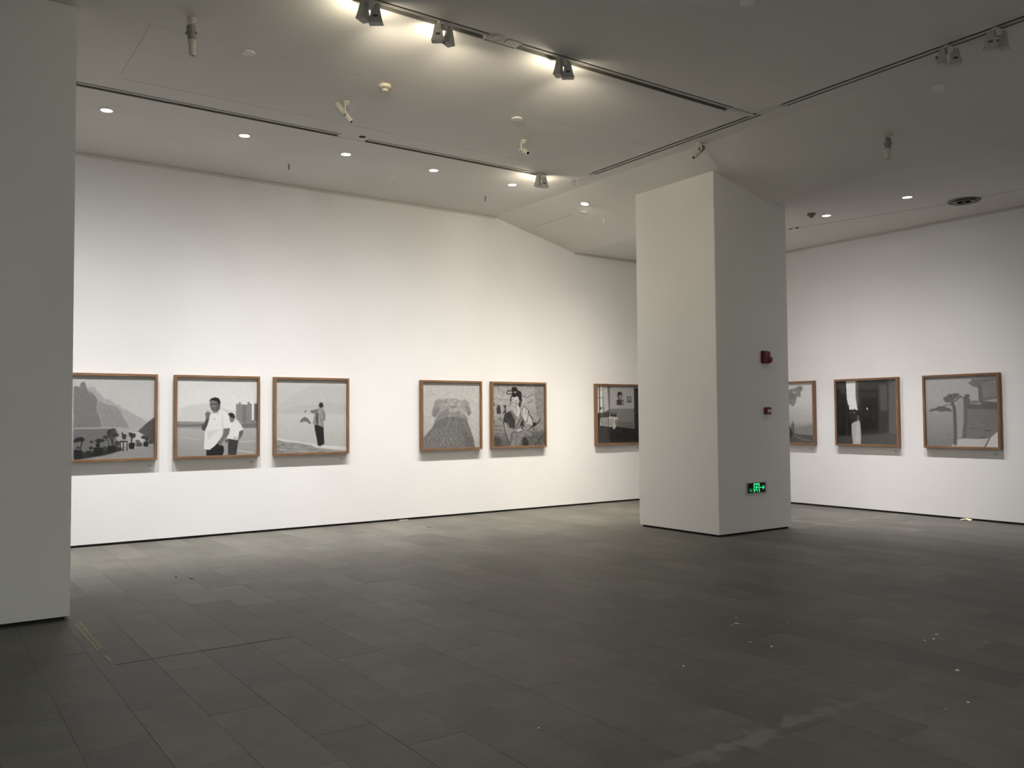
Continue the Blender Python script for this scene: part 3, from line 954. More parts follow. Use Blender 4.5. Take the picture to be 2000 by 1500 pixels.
# ------------------------------------------------------------------ framed photographs
FW, FH, FD, RW_, GL = 1.15, 1.126, 0.076, 0.033, 0.010
FZ = 1.069
def rail_mesh(L):
    bm = bmesh.new()
    add_prism(bm, [(-L / 2, 0), (L / 2, 0), (L / 2 - RW_, -RW_), (-L / 2 + RW_, -RW_)], lambda x, z: (x, -FD, z), lambda x, z: (x, 0, z))
    bmesh.ops.recalc_face_normals(bm, faces=bm.faces)
    bmesh.ops.bevel(bm, geom=[e for e in bm.edges if abs(e.verts[0].co.y - e.verts[1].co.y) < 1e-6 and e.verts[0].co.y < -0.01], offset=0.0012, segments=1, affect='EDGES')
    me = bpy.data.meshes.new('frame_rail'); bm.to_mesh(me); bm.free(); me.materials.append(M_WOOD); return me
RAIL_H, RAIL_V = rail_mesh(FW), rail_mesh(FH)
def picture(key, label, wall, c, gain, seed):
    loc, rz = ((c, DL, FZ), 0.0) if wall == 'left' else ((DR, c, FZ), -PI / 2)
    t = thing('framed_photograph', label, 'picture', loc, (0, 0, rz), 'framed photographs on the ' + wall + ' wall')
    for me, p, ry in ((RAIL_H, (0, 0, FH), 0), (RAIL_H, (0, 0, 0), PI), (RAIL_V, (FW / 2, 0, FH / 2), PI / 2), (RAIL_V, (-FW / 2, 0, FH / 2), -PI / 2)):
        o = bpy.data.objects.new('frame_rail', me); COL.objects.link(o); o.parent = t; o.location = p; o.rotation_euler = (0, ry, 0)
    iw, ih = FW - 2 * RW_, FH - 2 * RW_
    obj('backing_board', box(-iw / 2, iw / 2, -FD + 0.032, -0.002, RW_, FH - RW_), M_BACKING, t)
    o = bpy.data.objects.new('print', print_mesh(paint_print(ART[key], seed), gain, iw - 0.002, ih - 0.002)); COL.objects.link(o)
    o.parent = t; o.location = (0, -FD + 0.0305, RW_ + 0.001)
    obj('glazing', box(-iw / 2, iw / 2, -FD + GL, -FD + GL + 0.002, RW_, FH - RW_), M_GLASS, t)
    return t
GAIN_L, GAIN_R = 0.86, 1.08
PICS = [('F1', 'framed photograph of a misty mountain gorge with potted plants, partly behind the near pillar', 'left', 2.108, GAIN_L),
        ('F2', 'framed photograph of a man in a white polo shirt smoking by a river', 'left', 3.472, GAIN_L),
        ('F3', 'framed photograph of a person seen from behind holding a hanging fish', 'left', 4.829, GAIN_L),
        ('F4', 'framed photograph of a carved stone beast seen from behind', 'left', 7.212, GAIN_L),
        ('F5', 'framed photograph of a graffiti-covered mural of a woman with tied-up hair', 'left', 8.556, GAIN_L),
        ('F6', 'framed photograph of a dim dining room, half hidden by the pillar', 'left', 10.852, GAIN_L * 1.15),
        ('R1', 'framed photograph of a lone figure under a tree in fog, half hidden by the pillar', 'right', 9.78, GAIN_R),
        ('R2', 'framed photograph of a dark gorge with a small bridge', 'right', 8.224, GAIN_R),
        ('R3', 'framed photograph of a leaning pine beside a misty pavilion', 'right', 6.662, GAIN_R)]
for k, (key, lab, wall, c, g) in enumerate(PICS): picture(key, lab, wall, c, g, 11 + k)

# small vinyl caption letterings on the wall under each frame (too small to read: rows of short marks)
CAPS = [('left', 2.615, 'mountain gorge photograph'), ('left', 3.955, 'photograph of the smoking man'), ('left', 5.315, 'photograph of the hanging fish'), ('left', 7.717, 'photograph of the stone beast'),
        ('left', 9.08, 'mural photograph'), ('left', 11.37, 'dining room photograph'), ('right', 9.313, 'foggy tree photograph'), ('right', 7.734, 'dark gorge photograph'), ('right', 6.183, 'pavilion photograph')]
for k, (wall, c, what) in enumerate(CAPS):
    bm = bmesh.new(); r_ = random.Random(k)
    for row, (n, wd) in enumerate(((2, 0.007), (1, 0.007), (4, 0.011))):
        x = -0.026
        for i in range(n):
            w = wd * r_.uniform(0.7, 1.2)
            add_box(bm, x, x + w, -0.0012, 0, 0.024 - row * 0.011, 0.031 - row * 0.011); x += w + 0.003
    o = obj('caption_lettering', bm, M_INK)
    o['kind'] = 'thing'
    if wall == 'left': o.location = (c, DL, 0.985)
    else: o.location = (DR, c, 0.985); o.rotation_euler = (0, 0, -PI / 2)
    tag(o, 'tiny caption lettering on the wall under the ' + what, 'wall text', 'captions under the photographs')

# ------------------------------------------------------------------ downlights
def make_downlight():
    t = thing('downlight', '', 'ceiling light')
    n = 32
    obj('trim_ring', lathe([(0.060, 0.0), (0.078, 0.0), (0.078, -0.003), (0.072, -0.006), (0.063, -0.006), (0.060, -0.003)], n), M_FIX, t, smooth=True)
    obj('lamp_glass', lathe([(0.0, -0.0035), (0.0602, -0.0035), (0.0602, -0.0005), (0.0, -0.0005)], n), M_DISC, t)
    return t
DL_LAB = {(1.73, 10.15): 'lit recessed downlight nearest the near pillar', (3.25, 10.15): 'lit recessed downlight, second from the near pillar',
          (4.564, 10.15): 'lit recessed downlight, third from the near pillar', (5.864, 10.15): 'lit recessed downlight, fourth from the near pillar',
          (7.191, 10.15): 'lit recessed downlight beside the last track spotlight', (8.533, 10.102): 'lit recessed downlight set in the sloping ceiling',
          (11.172, 7.65): 'lit recessed downlight on the low ceiling, beside the small smoke detector', (11.156, 6.373): 'lit recessed downlight on the low ceiling, beside the round air vent'}
first = None
SLOPE_A = math.atan2(H - H2, X2 - X1)
for (x, y), lab in DL_LAB.items():
    rot = (0, SLOPE_A, 0) if X1 < x < X2 else (0, 0, 0)
    grp = 'recessed downlights'
    if first is None:
        first = make_downlight(); first.location = (x, y, ceil_z(x)); first.rotation_euler = rot; first['label'] = lab; first['group'] = grp
    else: dup(first, (x, y, ceil_z(x)), rot, lab, grp)

# ------------------------------------------------------------------ lighting tracks
def channel_bm(a, b, lo, hi, along):
    """an inverted U lining the ceiling slot"""
    bm = bmesh.new(); z0, z1 = H + 0.001, H + 0.084
    def put(u0, u1, v0, v1, c0, c1):
        if along == 'x': add_box(bm, u0, u1, v0, v1, c0, c1)
        else: add_box(bm, v0, v1, u0, u1, c0, c1)
    put(a, b, lo + 0.0005, hi - 0.0005, z1 - 0.003, z1)
    put(a, b, lo + 0.0005, lo + 0.003, z0, z1 - 0.003); put(a, b, hi - 0.003, hi - 0.0005, z0, z1 - 0.003)
    return bm
def track(label, segs, band, along, rail0):
    t = thing('lighting_track', label, 'track')
    for a, b in segs:
        obj('channel', channel_bm(a, b, *band, along), M_CHANNEL, t)
        r0, r1 = band[0] + rail0, band[0] + rail0 + 0.034
        bm = bmesh.new()
        for (p, q, c0, c1) in ((r0, r0 + 0.012, H - 0.002, H + 0.035), (r1 - 0.012, r1, H - 0.002, H + 0.035), (r0, r1, H + 0.006, H + 0.080)):
            if along == 'x': add_box(bm, a + 0.01, b - 0.01, p, q, c0, c1)
            else: add_box(bm, p, q, a + 0.01, b - 0.01, c0, c1)
        obj('power_rail', bm, M_RAIL, t)
    return t
tA = track('long recessed lighting track with three pairs of lit spotlights', SEG_A, TA, 'x', 0.022)
tB = track('recessed lighting track over the left wall, with one pair of spotlights at its far end', SEG_B, TB, 'x', 0.022)
tC = track('recessed lighting track crossing the ceiling towards the right, with unlit spotlights', SEG_C, TC, 'y', 0.036)
# feed box between the two lengths of the first track
obj('feed_disc', lathe([(0, 0), (0.068, 0), (0.068, -0.008), (0.055, -0.012), (0.052, -0.008), (0.0, -0.008)], 28, Matrix.Translation((4.27, 6.245, H))), M_RAIL, tA, smooth=True)
obj('feed_cover', box(4.37, 4.52, 6.20, 6.29, H - 0.008, H, 0.002), M_RAIL, tA)
obj('feed_cover', box(4.19, 4.52, 6.325, 6.345, H - 0.004, H), M_CHANNEL, tA)
obj('corner_connector', box(7.44, 7.77, 6.225, 6.285, H - 0.010, H, 0.002), M_RAIL, tA)
obj('corner_connector', box(7.765, 7.85, 5.86, 6.18, H - 0.010, H, 0.002), M_RAIL, tC)
obj('corner_connector', box(7.785, 7.825, 9.09, 9.42, H - 0.014, H, 0.002), M_RAIL, tC)
obj('cable_hole', lathe([(0, 0.0), (0.042, 0.0), (0.042, -0.0015), (0, -0.0015)], 24, Matrix.Translation((4.443, 9.405, H))), M_DARK, tB, label='round black cable hole')
obj('end_post', lathe([(0, 0), (0.026, 0), (0.026, -0.008), (0.011, -0.012), (0.011, -0.06), (0.016, -0.064), (0.016, -0.072), (0, -0.072)], 14, Matrix.Translation((7.80, 9.47, H))), M_STEEL, tB, smooth=True)

# ------------------------------------------------------------------ twin spotlights on the tracks
def head_geo(yaw, cx, cyy, lit, t, with_label):
    """flared wall-wash head: narrow at the top, wide at the mouth, lens on the far (+y) face"""
    R = Matrix.Translation((cx, cyy, 0)) @ Matrix.Rotation(math.radians(yaw), 4, 'Z')
    top, bot = -0.034, -0.182
    wt, wb, wm = 0.027, 0.060, 0.049
    P = [(-wt, -0.022, top), (wt, -0.022, top), (wt, 0.018, top), (-wt, 0.018, top),
         (-wm, -0.030, bot + 0.030), (wm, -0.030, bot + 0.030), (wm, 0.040, bot + 0.030), (-wm, 0.040, bot + 0.030),
         (-wb, -0.030, bot), (wb, -0.030, bot), (wb, 0.046, bot), (-wb, 0.046, bot)]
    bm = bmesh.new(); vs = [bm.verts.new(R @ Vector(p)) for p in P]
    bm.faces.new([vs[i] for i in (3, 2, 1, 0)]); bm.faces.new([vs[i] for i in (8, 9, 10, 11)])
    for a in (0, 4):
        for k in range(4):
            j = (k + 1) % 4; bm.faces.new((vs[a + k], vs[a + j], vs[a + 4 + j], vs[a + 4 + k]))
    bmesh.ops.recalc_face_normals(bm, faces=bm.faces)
    bmesh.ops.bevel(bm, geom=list(bm.edges), offset=0.003, segments=2, affect='EDGES')
    h = obj('spotlight_head', bm, M_HEAD, t)
    bm = bmesh.new()
    q = [(-0.032, 0.0316, bot + 0.075), (0.032, 0.0316, bot + 0.075), (0.043, 0.0394, bot + 0.033), (-0.043, 0.0394, bot + 0.033)]
    a = [bm.verts.new(R @ Vector((x, y + 0.0010, z))) for x, y, z in q]; b = [bm.verts.new(R @ Vector((x, y - 0.006, z))) for x, y, z in q]
    bm.faces.new(a); bm.faces.new(b[::-1])
    for k in range(4): bm.faces.new((a[k], a[(k + 1) % 4], b[(k + 1) % 4], b[k]))
    obj('lens', bm, M_LAMPON if lit else M_LAMPOFF, h, label='glowing lens' if lit else 'unlit lens')
    bm = bmesh.new()
    add_box(bm, -0.034, 0.034, 0.026, 0.058, bot + 0.080, bot + 0.083)
    bm.transform(R); obj('added_baffle', bm, M_LABELDARK, h)  # added plate, keeps the lens light off the ceiling close by
    if with_label:
        bm = bmesh.new(); add_box(bm, -0.019, 0.019, -0.0315, -0.026, -0.138, -0.119)
        bm.transform(R); obj('rating_plate', bm, M_LABELDARK, h)
def twin(label, x, y, spread, heads, lit, group):
    t = thing('track_spotlight', label, 'spotlight', (x, y, H), (0, 0, 0), group)
    sx, sy = spread
    obj('track_adapter', box(-0.05, 0.05, -0.020, 0.020, -0.024, -0.0035, 0.002), M_FIX, t)
    a = math.atan2(sy, sx); bm = box(-0.024, 0.024, -0.034, 0.020, -0.078, -0.018, 0.003)
    bm.transform(Matrix.Rotation(a, 4, 'Z')); obj('hinge_block', bm, M_FIX, t)
    bm = box(-0.058, 0.058, -0.008, 0.008, -0.060, -0.046, 0.002); bm.transform(Matrix.Rotation(a, 4, 'Z')); obj('cross_arm', bm, M_FIX, t)
    for s, yaw, lab in heads: head_geo(yaw, s * sx, s * sy, lit, t, lab)
    return t
g1 = 'lit twin track spotlights'; g2 = 'unlit twin track spotlights'
S = (0.054, 0.0)
twin('lit twin spotlight cut by the top edge, nearest on the long track', 3.02, 6.25, S, [(-1, 33, False), (1, -36, True)], True, g1)
twin('lit twin spotlight between the first pair and the feed box', 3.715, 6.25, S, [(-1, -36, True), (1, 30, False)], True, g1)
twin('lit twin spotlight on the long track, past the feed box', 5.035, 6.25, S, [(-1, 33, False), (1, -36, True)], True, g1)
twin('lit twin spotlight at the far end of the track over the left wall', 7.215, 9.479, S, [(-1, 30, False), (1, -30, True)], True, g1)
S2 = (0.043, -0.037)
twin('unlit twin spotlight on the crossing track, nearer the middle', 7.818, 4.03, S2, [(-1, 20, False), (1, -60, True)], False, g2)
twin('unlit twin spotlight on the crossing track, nearer the right edge', 7.818, 3.60, S2, [(1, 10, False), (-1, -62, True)], False, g2)

# ------------------------------------------------------------------ security cameras
def security_camera(label, x, y, d, piv, stem, L, rear_mat, drop=0.0):
    z = ceil_z(x)
    t = thing('security_camera', label, 'camera', (x, y, z), (0, 0, 0), 'ceiling security cameras')
    d = Vector(d).normalized()
    if X1 < x < X2: zoff = 0.012
    else: zoff = 0.0
    obj('mounting_base', lathe([(0, zoff), (0.038, zoff), (0.038, -0.016), (0.030, -0.022), (0.022, -0.030), (0.022, -0.042), (0, -0.042)], 20), M_CAMW, t, smooth=True)
    side = d.cross(Vector((0, 0, 1)))
    side = Vector((CR.x, CR.y, 0)).normalized() if side.length < 0.4 else side.normalized()
    if side.dot(CF) > 0: side = -side          # the bracket passes on the viewer's side
    off = side * 0.036
    obj('stem', lathe([(0, 0), (0.010, 0), (0.010, stem - 0.03), (0, stem - 0.03)], 12, axis_mat((off.x, off.y, -0.030), (0, 0, -1))), M_CAMW, t, smooth=True)
    obj('bracket_arm', lathe([(0, 0), (0.007, 0), (0.007, 0.04), (0, 0.04)], 10, axis_mat((off.x, off.y, -0.036), -off)), M_CAMW, t)
    P = Vector((0, 0, -stem)); rear = P - d * piv * L
    m = axis_mat(rear, d)
    a, b, c = 0.48 * L, 0.60 * L, L
    bd = obj('camera_body', lathe([(0, 0), (0.026, 0), (0.034, 0.008), (0.034, a), (0, a)], 20, m), rear_mat, t, smooth=True)
    obj('retaining_ring', lathe([(0, a), (0.031, a), (0.035, a + 0.004), (0.035, b - 0.004), (0.030, b), (0, b)], 20, m), M_CAMW, bd, smooth=True)
    obj('pivot_knob', lathe([(0, 0), (0.013, 0), (0.013, 0.016), (0, 0.016)], 12, axis_mat(P + side * 0.032, side)), M_CAMG, bd, smooth=True)
    obj('pivot_knob', lathe([(0, 0), (0.010, 0), (0.010, 0.014), (0, 0.014)], 12, axis_mat(P - side * 0.032, -side)), M_CAMG, bd, smooth=True)
    lb = obj('lens_barrel', lathe([(0, b), (0.030, b), (0.027, c), (0.0195, c), (0.0195, c - 0.012), (0, c - 0.012)], 20, m), M_CAMW, t, smooth=True)
    obj('lens', lathe([(0, c - 0.0125), (0.0195, c - 0.0125), (0.0185, c - 0.003), (0.010, c + 0.001), (0, c + 0.002)], 20, m), M_LENS, lb, smooth=True)
    return t
def view_dir(r, u, f):
    """direction from right / up / away components of the walkway the photographer faces"""
    g = Vector((CF.x, CF.y, 0)).normalized(); rr = Vector((CR.x, CR.y, 0)).normalized()
    return rr * r + Vector((0, 0, 1)) * u + g * f
security_camera('security camera with a dark housing hanging straight down near the near pillar', 1.915, 7.40, view_dir(0.02, -1, 0.10), 0.26, 0.125, 0.255, M_CAMG)
security_camera('cream security camera tilted down to the right, beside the lower smoke detector', 3.80, 8.44, view_dir(0.56, -0.70, -0.12), 0.66, 0.155, 0.275, M_CAMW)
security_camera('cream security camera showing its black lens, above the far track spotlight', 6.146, 8.42, view_dir(0.34, -0.42, -0.80), 0.45, 0.135, 0.25, M_CAMW)
security_camera('security camera, its shade painted grey, pointing down to the left, just over the pillar', 8.035, 7.29, view_dir(-0.55, -0.62, -0.42), 0.42, 0.105, 0.25, M_CAMG)  # grey housing colour stands in for this camera being unlit
security_camera('security camera with a dark housing hanging straight down right of the pillar', 9.038, 5.375, view_dir(-0.02, -1, 0.05), 0.26, 0.110, 0.235, M_CAMG)

# ------------------------------------------------------------------ detectors, caps, sprinklers, vent
def detector(label, x, y, s, mat):
    t = thing('smoke_detector', label, 'detector', (x, y, ceil_z(x)), group='ceiling smoke detectors')
    obj('detector_base', lathe([(0, 0), (0.062 * s, 0), (0.064 * s, -0.006), (0.062 * s, -0.026 * s), (0.048 * s, -0.034 * s), (0, -0.034 * s)], 28), mat, t, smooth=True)
    obj('sensor_neck', lathe([(0, -0.034 * s), (0.026 * s, -0.034 * s), (0.026 * s, -0.046 * s), (0, -0.046 * s)], 20), M_GREY, t, smooth=True)
    obj('sensor_cap', lathe([(0, -0.046 * s), (0.033 * s, -0.046 * s), (0.033 * s, -0.056 * s), (0.022 * s, -0.064 * s), (0, -0.064 * s)], 24), mat, t, smooth=True)
    return t
detector('cream smoke detector on the ceiling between the two tracks', 3.938, 7.80, 1.0, M_CREAM)
detector('small grey smoke detector on the low ceiling beside the pillar', 10.878, 7.70, 0.95, M_GREY)

def cap(label, x, y, r, h, grp, mat=None):
    rot = (0, SLOPE_A, 0) if X1 < x < X2 else (0, 0, 0)
    o = obj('ceiling_cap', lathe([(0, 0), (r, 0), (r, -h * 0.7), (r * 0.93, -h), (0, -h)], 30), mat or M_CAP, smooth=True)
    o.location = (x, y, ceil_z(x)); o.rotation_euler = rot
    return tag(o, label, 'cover', grp)
gc = 'raised white ceiling caps'
cap('raised round white ceiling cap beside the hanging camera near the near pillar', 2.529, 7.80, 0.062, 0.014, gc)
cap('raised round white ceiling cap above the camera with the black lens', 5.629, 7.84, 0.062, 0.014, gc)
cap('raised round white ceiling cap cut by the top edge of the view', 5.603, 4.53, 0.062, 0.014, gc)
cap('raised round white ceiling cap below the unlit spotlights', 8.496, 4.485, 0.062, 0.014, gc)
gf = 'flush sprinkler cover discs'
for x, y, lab in ((2.589, 10.76, 'nearest the near pillar'), (5.553, 10.795, 'beyond the fourth downlight'), (8.745, 10.38, 'on the sloping ceiling beside its downlight'),
                  (11.97, 7.65, 'between the pale seam and the right wall'), (8.0, 7.743, 'beside the crossing track, above the pillar')):
    cap('flush painted cover disc in the ceiling ' + lab, x, y, 0.048, 0.005, gf, M_CEIL)
def sprinkler(label, x, y, mat):
    t = thing('sprinkler_head', label, 'sprinkler', (x, y, ceil_z(x)), (0, SLOPE_A, 0) if X1 < x < X2 else (0, 0, 0), 'ceiling sprinkler heads')
    obj('pipe_stub', lathe([(0, 0), (0.017, 0), (0.017, -0.006), (0.010, -0.010), (0.011, -0.055), (0, -0.055)], 14), mat, t, smooth=True)
    obj('deflector', lathe([(0, -0.055), (0.006, -0.055), (0.006, -0.066), (0.014, -0.068), (0.014, -0.071), (0, -0.071)], 14), mat, t, smooth=True)
sprinkler('short dark sprinkler head between the second and third downlights', 4.115, 10.985, M_GREY)
sprinkler('short dark sprinkler head below the last track spotlight', 7.236, 10.934, M_GREY)
sprinkler('short white sprinkler head on the sloping ceiling by the pillar', 9.085, 10.276, M_RAIL)

vent = thing('air_vent', 'round grey ceiling diffuser over the right wall', 'vent', (12.0, 6.03, H2))
obj('outer_cone', lathe([(0.14, 0.0), (0.21, 0.0), (0.215, -0.004), (0.20, -0.022), (0.165, -0.004), (0.14, -0.002)], 36), M_GREY, vent, smooth=True)
for r in (0.135, 0.085): obj('diffuser_ring', lathe([(r, -0.004), (r - 0.004, -0.002), (r - 0.04, -0.002), (r - 0.030, -0.010), (r + 0.008, -0.026), (r + 0.011, -0.024)], 32), M_GREY, vent, smooth=True)
obj('center_disc', lathe([(0, -0.002), (0.02, -0.002), (0.034, -0.026), (0, -0.028)], 24), M_GREY, vent, smooth=True)
obj('throat', lathe([(0, 0.0), (0.16, 0.0), (0.16, -0.0015), (0, -0.0015)], 32), M_DARK, vent)

clip = thing('cable_clip', 'small loose cable clip on the low ceiling at the pillar edge', 'clip', (11.46, 8.46, H2))
obj('clip_bar', box(-0.02, 0.02, -0.10, 0.06, -0.010, 0.0, 0.002), M_RAIL, clip)
obj('clip_jaw', box(-0.015, 0.015, -0.10, -0.06, -0.028, -0.010, 0.002), M_GREY, clip)
obj('clip_jaw', box(-0.015, 0.015, 0.02, 0.06, -0.022, -0.010, 0.002), M_GREY, clip)

# ------------------------------------------------------------------ fire alarm, call point and exit sign on the pillar
yF = PY0
al = thing('fire_alarm_sounder', 'dark red fire alarm sounder high on the pillar', 'alarm', (9.70, yF, 2.315))
obj('sounder_base', box(-0.092, 0.078, -0.022, 0.0, 0.0, 0.168, 0.006), M_RED, al)
obj('sounder_body', box(-0.088, 0.074, -0.044, -0.020, 0.003, 0.165, 0.010), M_RED, al)
obj('sounder_lobe', lathe([(0, 0), (0.043, 0), (0.043, 0.030), (0.030, 0.040), (0, 0.040)], 20, axis_mat((0.062, -0.020, 0.052), (0, -1, 0))), M_RED, al, smooth=True)
obj('strobe_lens', box(-0.05, 0.03, -0.050, -0.043, 0.105, 0.145, 0.003), plain('strobe_red', (0.30, 0.05, 0.05), 0.15), al)
obj('mount_clip', box(-0.06, 0.04, -0.020, 0.0, 0.168, 0.180, 0.002), M_STEEL, al)
cp = thing('fire_call_point', 'small dark red manual call point with a pale label, below the sounder', 'alarm', (9.715, yF, 1.610))
obj('call_point_box', box(-0.066, 0.062, -0.040, 0.0, 0.0, 0.096, 0.008), M_RED, cp)
obj('label_plate', box(-0.022, 0.052, -0.0435, -0.039, 0.026, 0.068), M_WHITE, cp)
bm = bmesh.new()
for x0, x1, z in ((-0.002, 0.014, 0.050), (0.018, 0.036, 0.050)): add_box(bm, x0, x1, -0.0440, -0.0434, z - 0.002, z + 0.001)
obj('printed_lines', bm, M_GREY, cp)
obj('test_lamp', lathe([(0, 0), (0.006, 0), (0.005, 0.004), (0, 0.005)], 12, axis_mat((-0.022, -0.0395, 0.016), (0, -1, 0))), M_WHITE, cp)

ex = thing('exit_sign', 'lit green running-man exit sign with an arrow low on the pillar', 'sign', (9.45, yF, 0.548))
obj('sign_tray', box(-0.205, 0.222, -0.016, 0.0, -0.014, 0.140, 0.003), M_TRAY, ex)
obj('sign_panel', box(-0.180, 0.176, -0.021, -0.015, 0.0, 0.127, 0.001), M_BLACKPANEL, ex)
obj('tray_screw', lathe([(0, 0), (0.006, 0), (0.006, 0.004), (0, 0.004)], 10, axis_mat((0.204, -0.0155, 0.012), (0, -1, 0))), M_GREY, ex)
PWD, PHT = 0.356, 0.127
def sign_poly(bm, pts):
    f = lambda u, v: (-0.180 + u * PWD, -0.0222, PHT * (1 - v)); g = lambda u, v: (-0.180 + u * PWD, -0.0208, PHT * (1 - v))
    add_prism(bm, pts, f, g)
def stroke(bm, pts, w):
    """round-cornered stroke in sign units (height = 1)"""
    A = PWD / PHT
    for (x0, y0), (x1, y1) in zip(pts, pts[1:]):
        dx, dy = (x1 - x0) * A, y1 - y0; L = math.hypot(dx, dy); ux, uy = dx / L, dy / L
        e = w * 0.25
        q = [(-e, -w / 2), (L + e, -w / 2), (L + e, w / 2), (-e, w / 2)]
        sign_poly(bm, [(x0 + (a * ux - b * uy) / A, y0 + a * uy + b * ux) for a, b in q])
bm = bmesh.new(); stroke(bm, [(0.352, 0.93), (0.352, 0.11), (0.652, 0.11), (0.652, 0.93)], 0.14); obj('door_symbol', bm, M_GREEN, ex)
bm = bmesh.new()
sign_poly(bm, [(0.535 + 0.024 * math.cos(k * PI / 5), 0.255 + 0.068 * math.sin(k * PI / 5)) for k in range(10)])
stroke(bm, [(0.505, 0.36), (0.478, 0.62)], 0.15); stroke(bm, [(0.515, 0.37), (0.575, 0.50), (0.625, 0.52)], 0.075)
stroke(bm, [(0.500, 0.36), (0.435, 0.38), (0.425, 0.50)], 0.07); stroke(bm, [(0.485, 0.60), (0.540, 0.72), (0.535, 0.93)], 0.085)
stroke(bm, [(0.475, 0.60), (0.455, 0.76), (0.395, 0.80)], 0.09)
obj('running_figure', bm, M_GREEN, ex)
bm = bmesh.new(); stroke(bm, [(0.72, 0.50), (0.93, 0.50)], 0.10); stroke(bm, [(0.865, 0.31), (0.945, 0.50), (0.865, 0.69)], 0.10); obj('arrow_symbol', bm, M_GREEN, ex)
def text_mesh(s, size):
    c = bpy.data.curves.new('lettering', 'FONT'); c.body = s; c.size = size; c.align_x = 'CENTER'; c.extrude = 0.0004
    o = bpy.data.objects.new('lettering', c); COL.objects.link(o)
    me = bpy.data.meshes.new_from_object(o.evaluated_get(bpy.context.evaluated_depsgraph_get()))
    bpy.data.objects.remove(o); bpy.data.curves.remove(c)
    return me
for s, size, z, m in (('安全出口', 0.0215, 0.040, M_GREEN2), ('EXIT', 0.026, 0.016, M_GREEN)):
    me = text_mesh(s, size); me.materials.clear(); me.materials.append(m)
    o = bpy.data.objects.new('sign_lettering', me); COL.objects.link(o); o.parent = ex
    o.location = (-0.180 + 0.165 * PWD, -0.0215, z); o.rotation_euler = (PI / 2, 0, 0)

# ------------------------------------------------------------------ small things on the floor
def flat_strip(name, x0, y0, x1, y1, w, mat, seed, seg=24, gap=0.0, h=0.0006):
    """worn adhesive residue: a run of thin, ragged-edged pieces"""
    r_ = random.Random(seed); bm = bmesh.new()
    d = Vector((x1 - x0, y1 - y0, 0)); L = d.length; d /= L; s = Vector((-d.y, d.x, 0)); p0 = Vector((x0, y0, 0.0004))
    wid = [(w / 2 * r_.uniform(0.55, 1.0), w / 2 * r_.uniform(0.55, 1.0)) for _ in range(seg + 1)]
    for k in range(seg):
        if r_.random() < gap: continue
        a, b = p0 + d * L * k / seg, p0 + d * L * (k + 1) / seg
        q = [a + s * wid[k][0], b + s * wid[k + 1][0], b - s * wid[k + 1][1], a - s * wid[k][1]]
        lo = [bm.verts.new(v) for v in q]; hi = [bm.verts.new(v + Vector((0, 0, h))) for v in q]
        bm.faces.new(hi)
        for i in range(4): bm.faces.new((lo[i], lo[(i + 1) % 4], hi[(i + 1) % 4], hi[i]))
    return obj(name, bm, mat)
gt = 'old tape marks on the floor'
t = thing('tape_mark', 'yellowish double line of old tape on the floor by the near pillar', 'tape', (0, 0, 0), group=gt)
a = flat_strip('tape_line', 1.098, 7.56, 1.104, 6.55, 0.024, M_TAPE, 1); a.parent = t
a = flat_strip('tape_line', 1.135, 7.60, 1.130, 6.62, 0.026, M_TAPE, 2); a.parent = t
a = flat_strip('tape_line', 1.118, 6.42, 1.124, 6.22, 0.034, M_TAPE2, 3, 6); a.parent = t
o = flat_strip('tape_mark', 10.25, 7.655, 12.95, 7.672, 0.040, M_TAPE2, 4, 40, 0.18); tag(o, 'thin pale line on the floor from the pillar to the right wall', 'tape', gt)
o = flat_strip('tape_mark', 7.70, 7.80, 8.85, 7.64, 0.036, M_TAPE2, 5, 24, 0.25); tag(o, 'short pale line on the floor in front of the pillar foot', 'tape', gt)
o = flat_strip('expansion_joint', 9.085, 7.60, 9.082, 5.85, 0.010, M_DARK, 6, 20, 0.1); o.parent = floor
o = flat_strip('expansion_joint', 1.05, 6.128, 2.33, 6.128, 0.008, M_DARK, 7, 16, 0.2); o.parent = floor

def chip(x, y, s, label, group, mat=M_CHIP, name='plaster_chip', cat='debris', stretch=1.0, h=0.35):
    s *= 0.82; r_ = random.Random(int(x * 1000 + y * 77)); bm = bmesh.new(); n = 7
    a = r_.uniform(0, PI)
    ring = []
    for k in range(n):
        th = 2 * PI * k / n; rr = s * r_.uniform(0.75, 1.1); px, py = rr * math.cos(th) * stretch, rr * math.sin(th)
        ring.append((px * math.cos(a) - py * math.sin(a), px * math.sin(a) + py * math.cos(a)))
    lo = [bm.verts.new((p[0], p[1], 0)) for p in ring]; hi = [bm.verts.new((p[0] * 0.8, p[1] * 0.8, s * h * r_.uniform(0.7, 1.1))) for p in ring]
    bm.faces.new(hi); bm.faces.new(lo[::-1])
    for k in range(n): bm.faces.new((lo[k], lo[(k + 1) % n], hi[(k + 1) % n], hi[k]))
    o = obj(name, bm, mat); o.location = (x, y, 0.0004)
    return tag(o, label, cat, group)
gA, gB = 'plaster chips in the middle of the floor', 'plaster chips on the right part of the floor'
W0 = 'tiny white plaster chip, '
for x, y, s, w in ((5.372, 4.567, 0.010, 'just beyond the thin white splinter'), (5.16, 4.427, 0.009, 'touching the near end of the thin white splinter'),
                   (5.575, 4.237, 0.010, 'alone to the right of the thin white splinter'), (4.878, 4.026, 0.011, 'left one of two in line below the splinter'),
                   (4.90, 3.859, 0.013, 'right one of two in line below the splinter'), (4.074, 3.898, 0.011, 'alone to the left of the chip pair')):
    chip(x, y, s, W0 + w, gA)
chip(5.223, 4.44, 0.013, 'thin white splinter among the plaster chips below the pillar', gA, stretch=2.2)
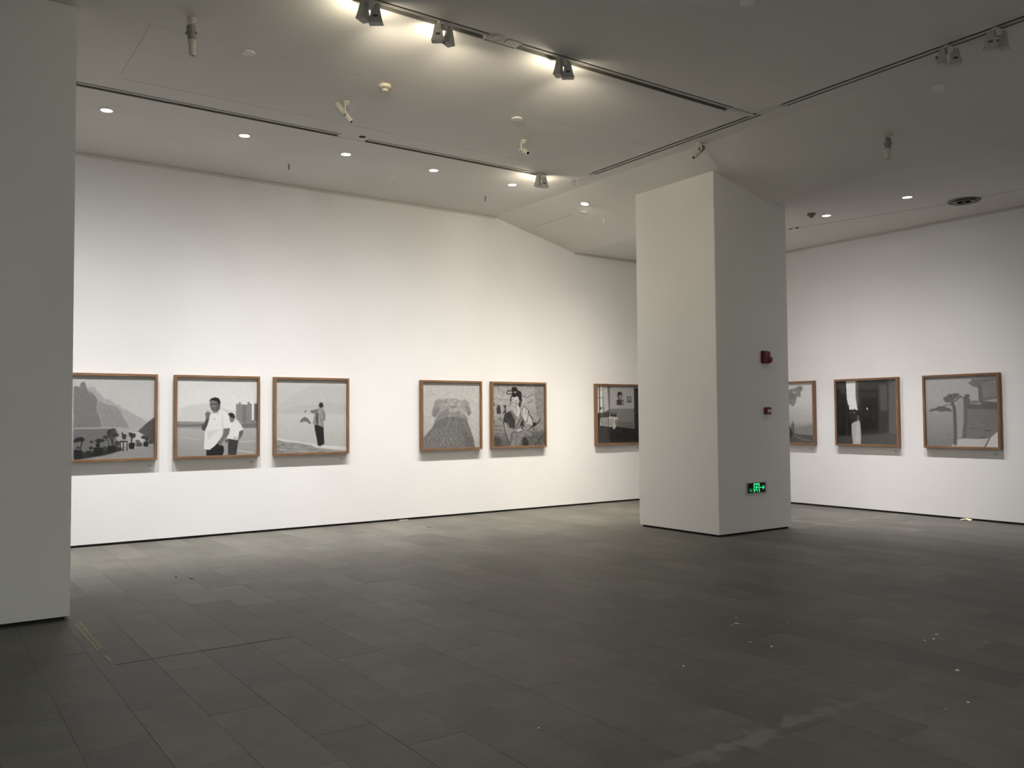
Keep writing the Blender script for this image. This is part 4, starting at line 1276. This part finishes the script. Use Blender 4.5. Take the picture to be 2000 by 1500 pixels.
for x, y, s, w in ((6.114, 3.354, 0.014, 'farthest of the cluster of three'), (5.979, 3.305, 0.013, 'middle one of the cluster of three'), (5.889, 3.32, 0.012, 'leftmost of the cluster of three'),
                   (6.174, 3.039, 0.008, 'closest to the right edge of the view'), (4.824, 2.478, 0.012, 'just below the largest chip'), (4.619, 2.495, 0.006, 'smallest, lower left of the largest chip')):
    chip(x, y, s, W0 + w, gB)
chip(5.367, 2.819, 0.016, 'largest white plaster chip on the right part of the floor', gB, stretch=1.4)
chip(2.674, 3.577, 0.009, 'single white plaster chip near the bottom centre of the floor', gA)
gD = 'dark crumbs near the left wall'
chip(2.348, 8.952, 0.012, 'thin dark splinter on the floor before the smoking man photograph', gD, M_DARK, 'dark_crumb', stretch=4.0, h=0.5)
chip(2.242, 9.102, 0.012, 'small dark crumb beside the thin dark splinter on the floor', gD, M_DARK, 'dark_crumb', h=0.9)
chip(6.227, 10.951, 0.014, 'dark scrap on the floor before the stone beast photograph', gD, M_DARK, 'dark_crumb', stretch=4.0, h=0.4)
o = obj('wood_sliver', box(6.25, 6.40, 11.90, 11.935, 0.0, 0.012, 0.002), plain('pale_grey_wood', (0.42, 0.40, 0.37), 0.7)); tag(o, 'pale flat sliver lying at the foot of the left wall', 'debris')
bm = bmesh.new()
q = [(12.95, 6.55, 0.001), (13.0, 6.54, 0.016), (13.015, 6.62, 0.026), (12.995, 6.71, 0.010), (12.94, 6.69, 0.001), (12.96, 6.62, 0.014)]
vs = [bm.verts.new(p) for p in q]; us = [bm.verts.new((p[0], p[1], p[2] + 0.0015)) for p in q]
for f in ((0, 1, 2, 5), (5, 2, 3, 4)):
    bm.faces.new([us[i] for i in f]); bm.faces.new([vs[i] for i in f][::-1])
for i, j in ((0, 1), (1, 2), (2, 3), (3, 4), (4, 5), (5, 0)): bm.faces.new((vs[i], vs[j], us[j], us[i]))
o = obj('paper_scrap', bm, M_PAPER); tag(o, 'crumpled cream paper scrap on the floor at the right wall', 'paper')
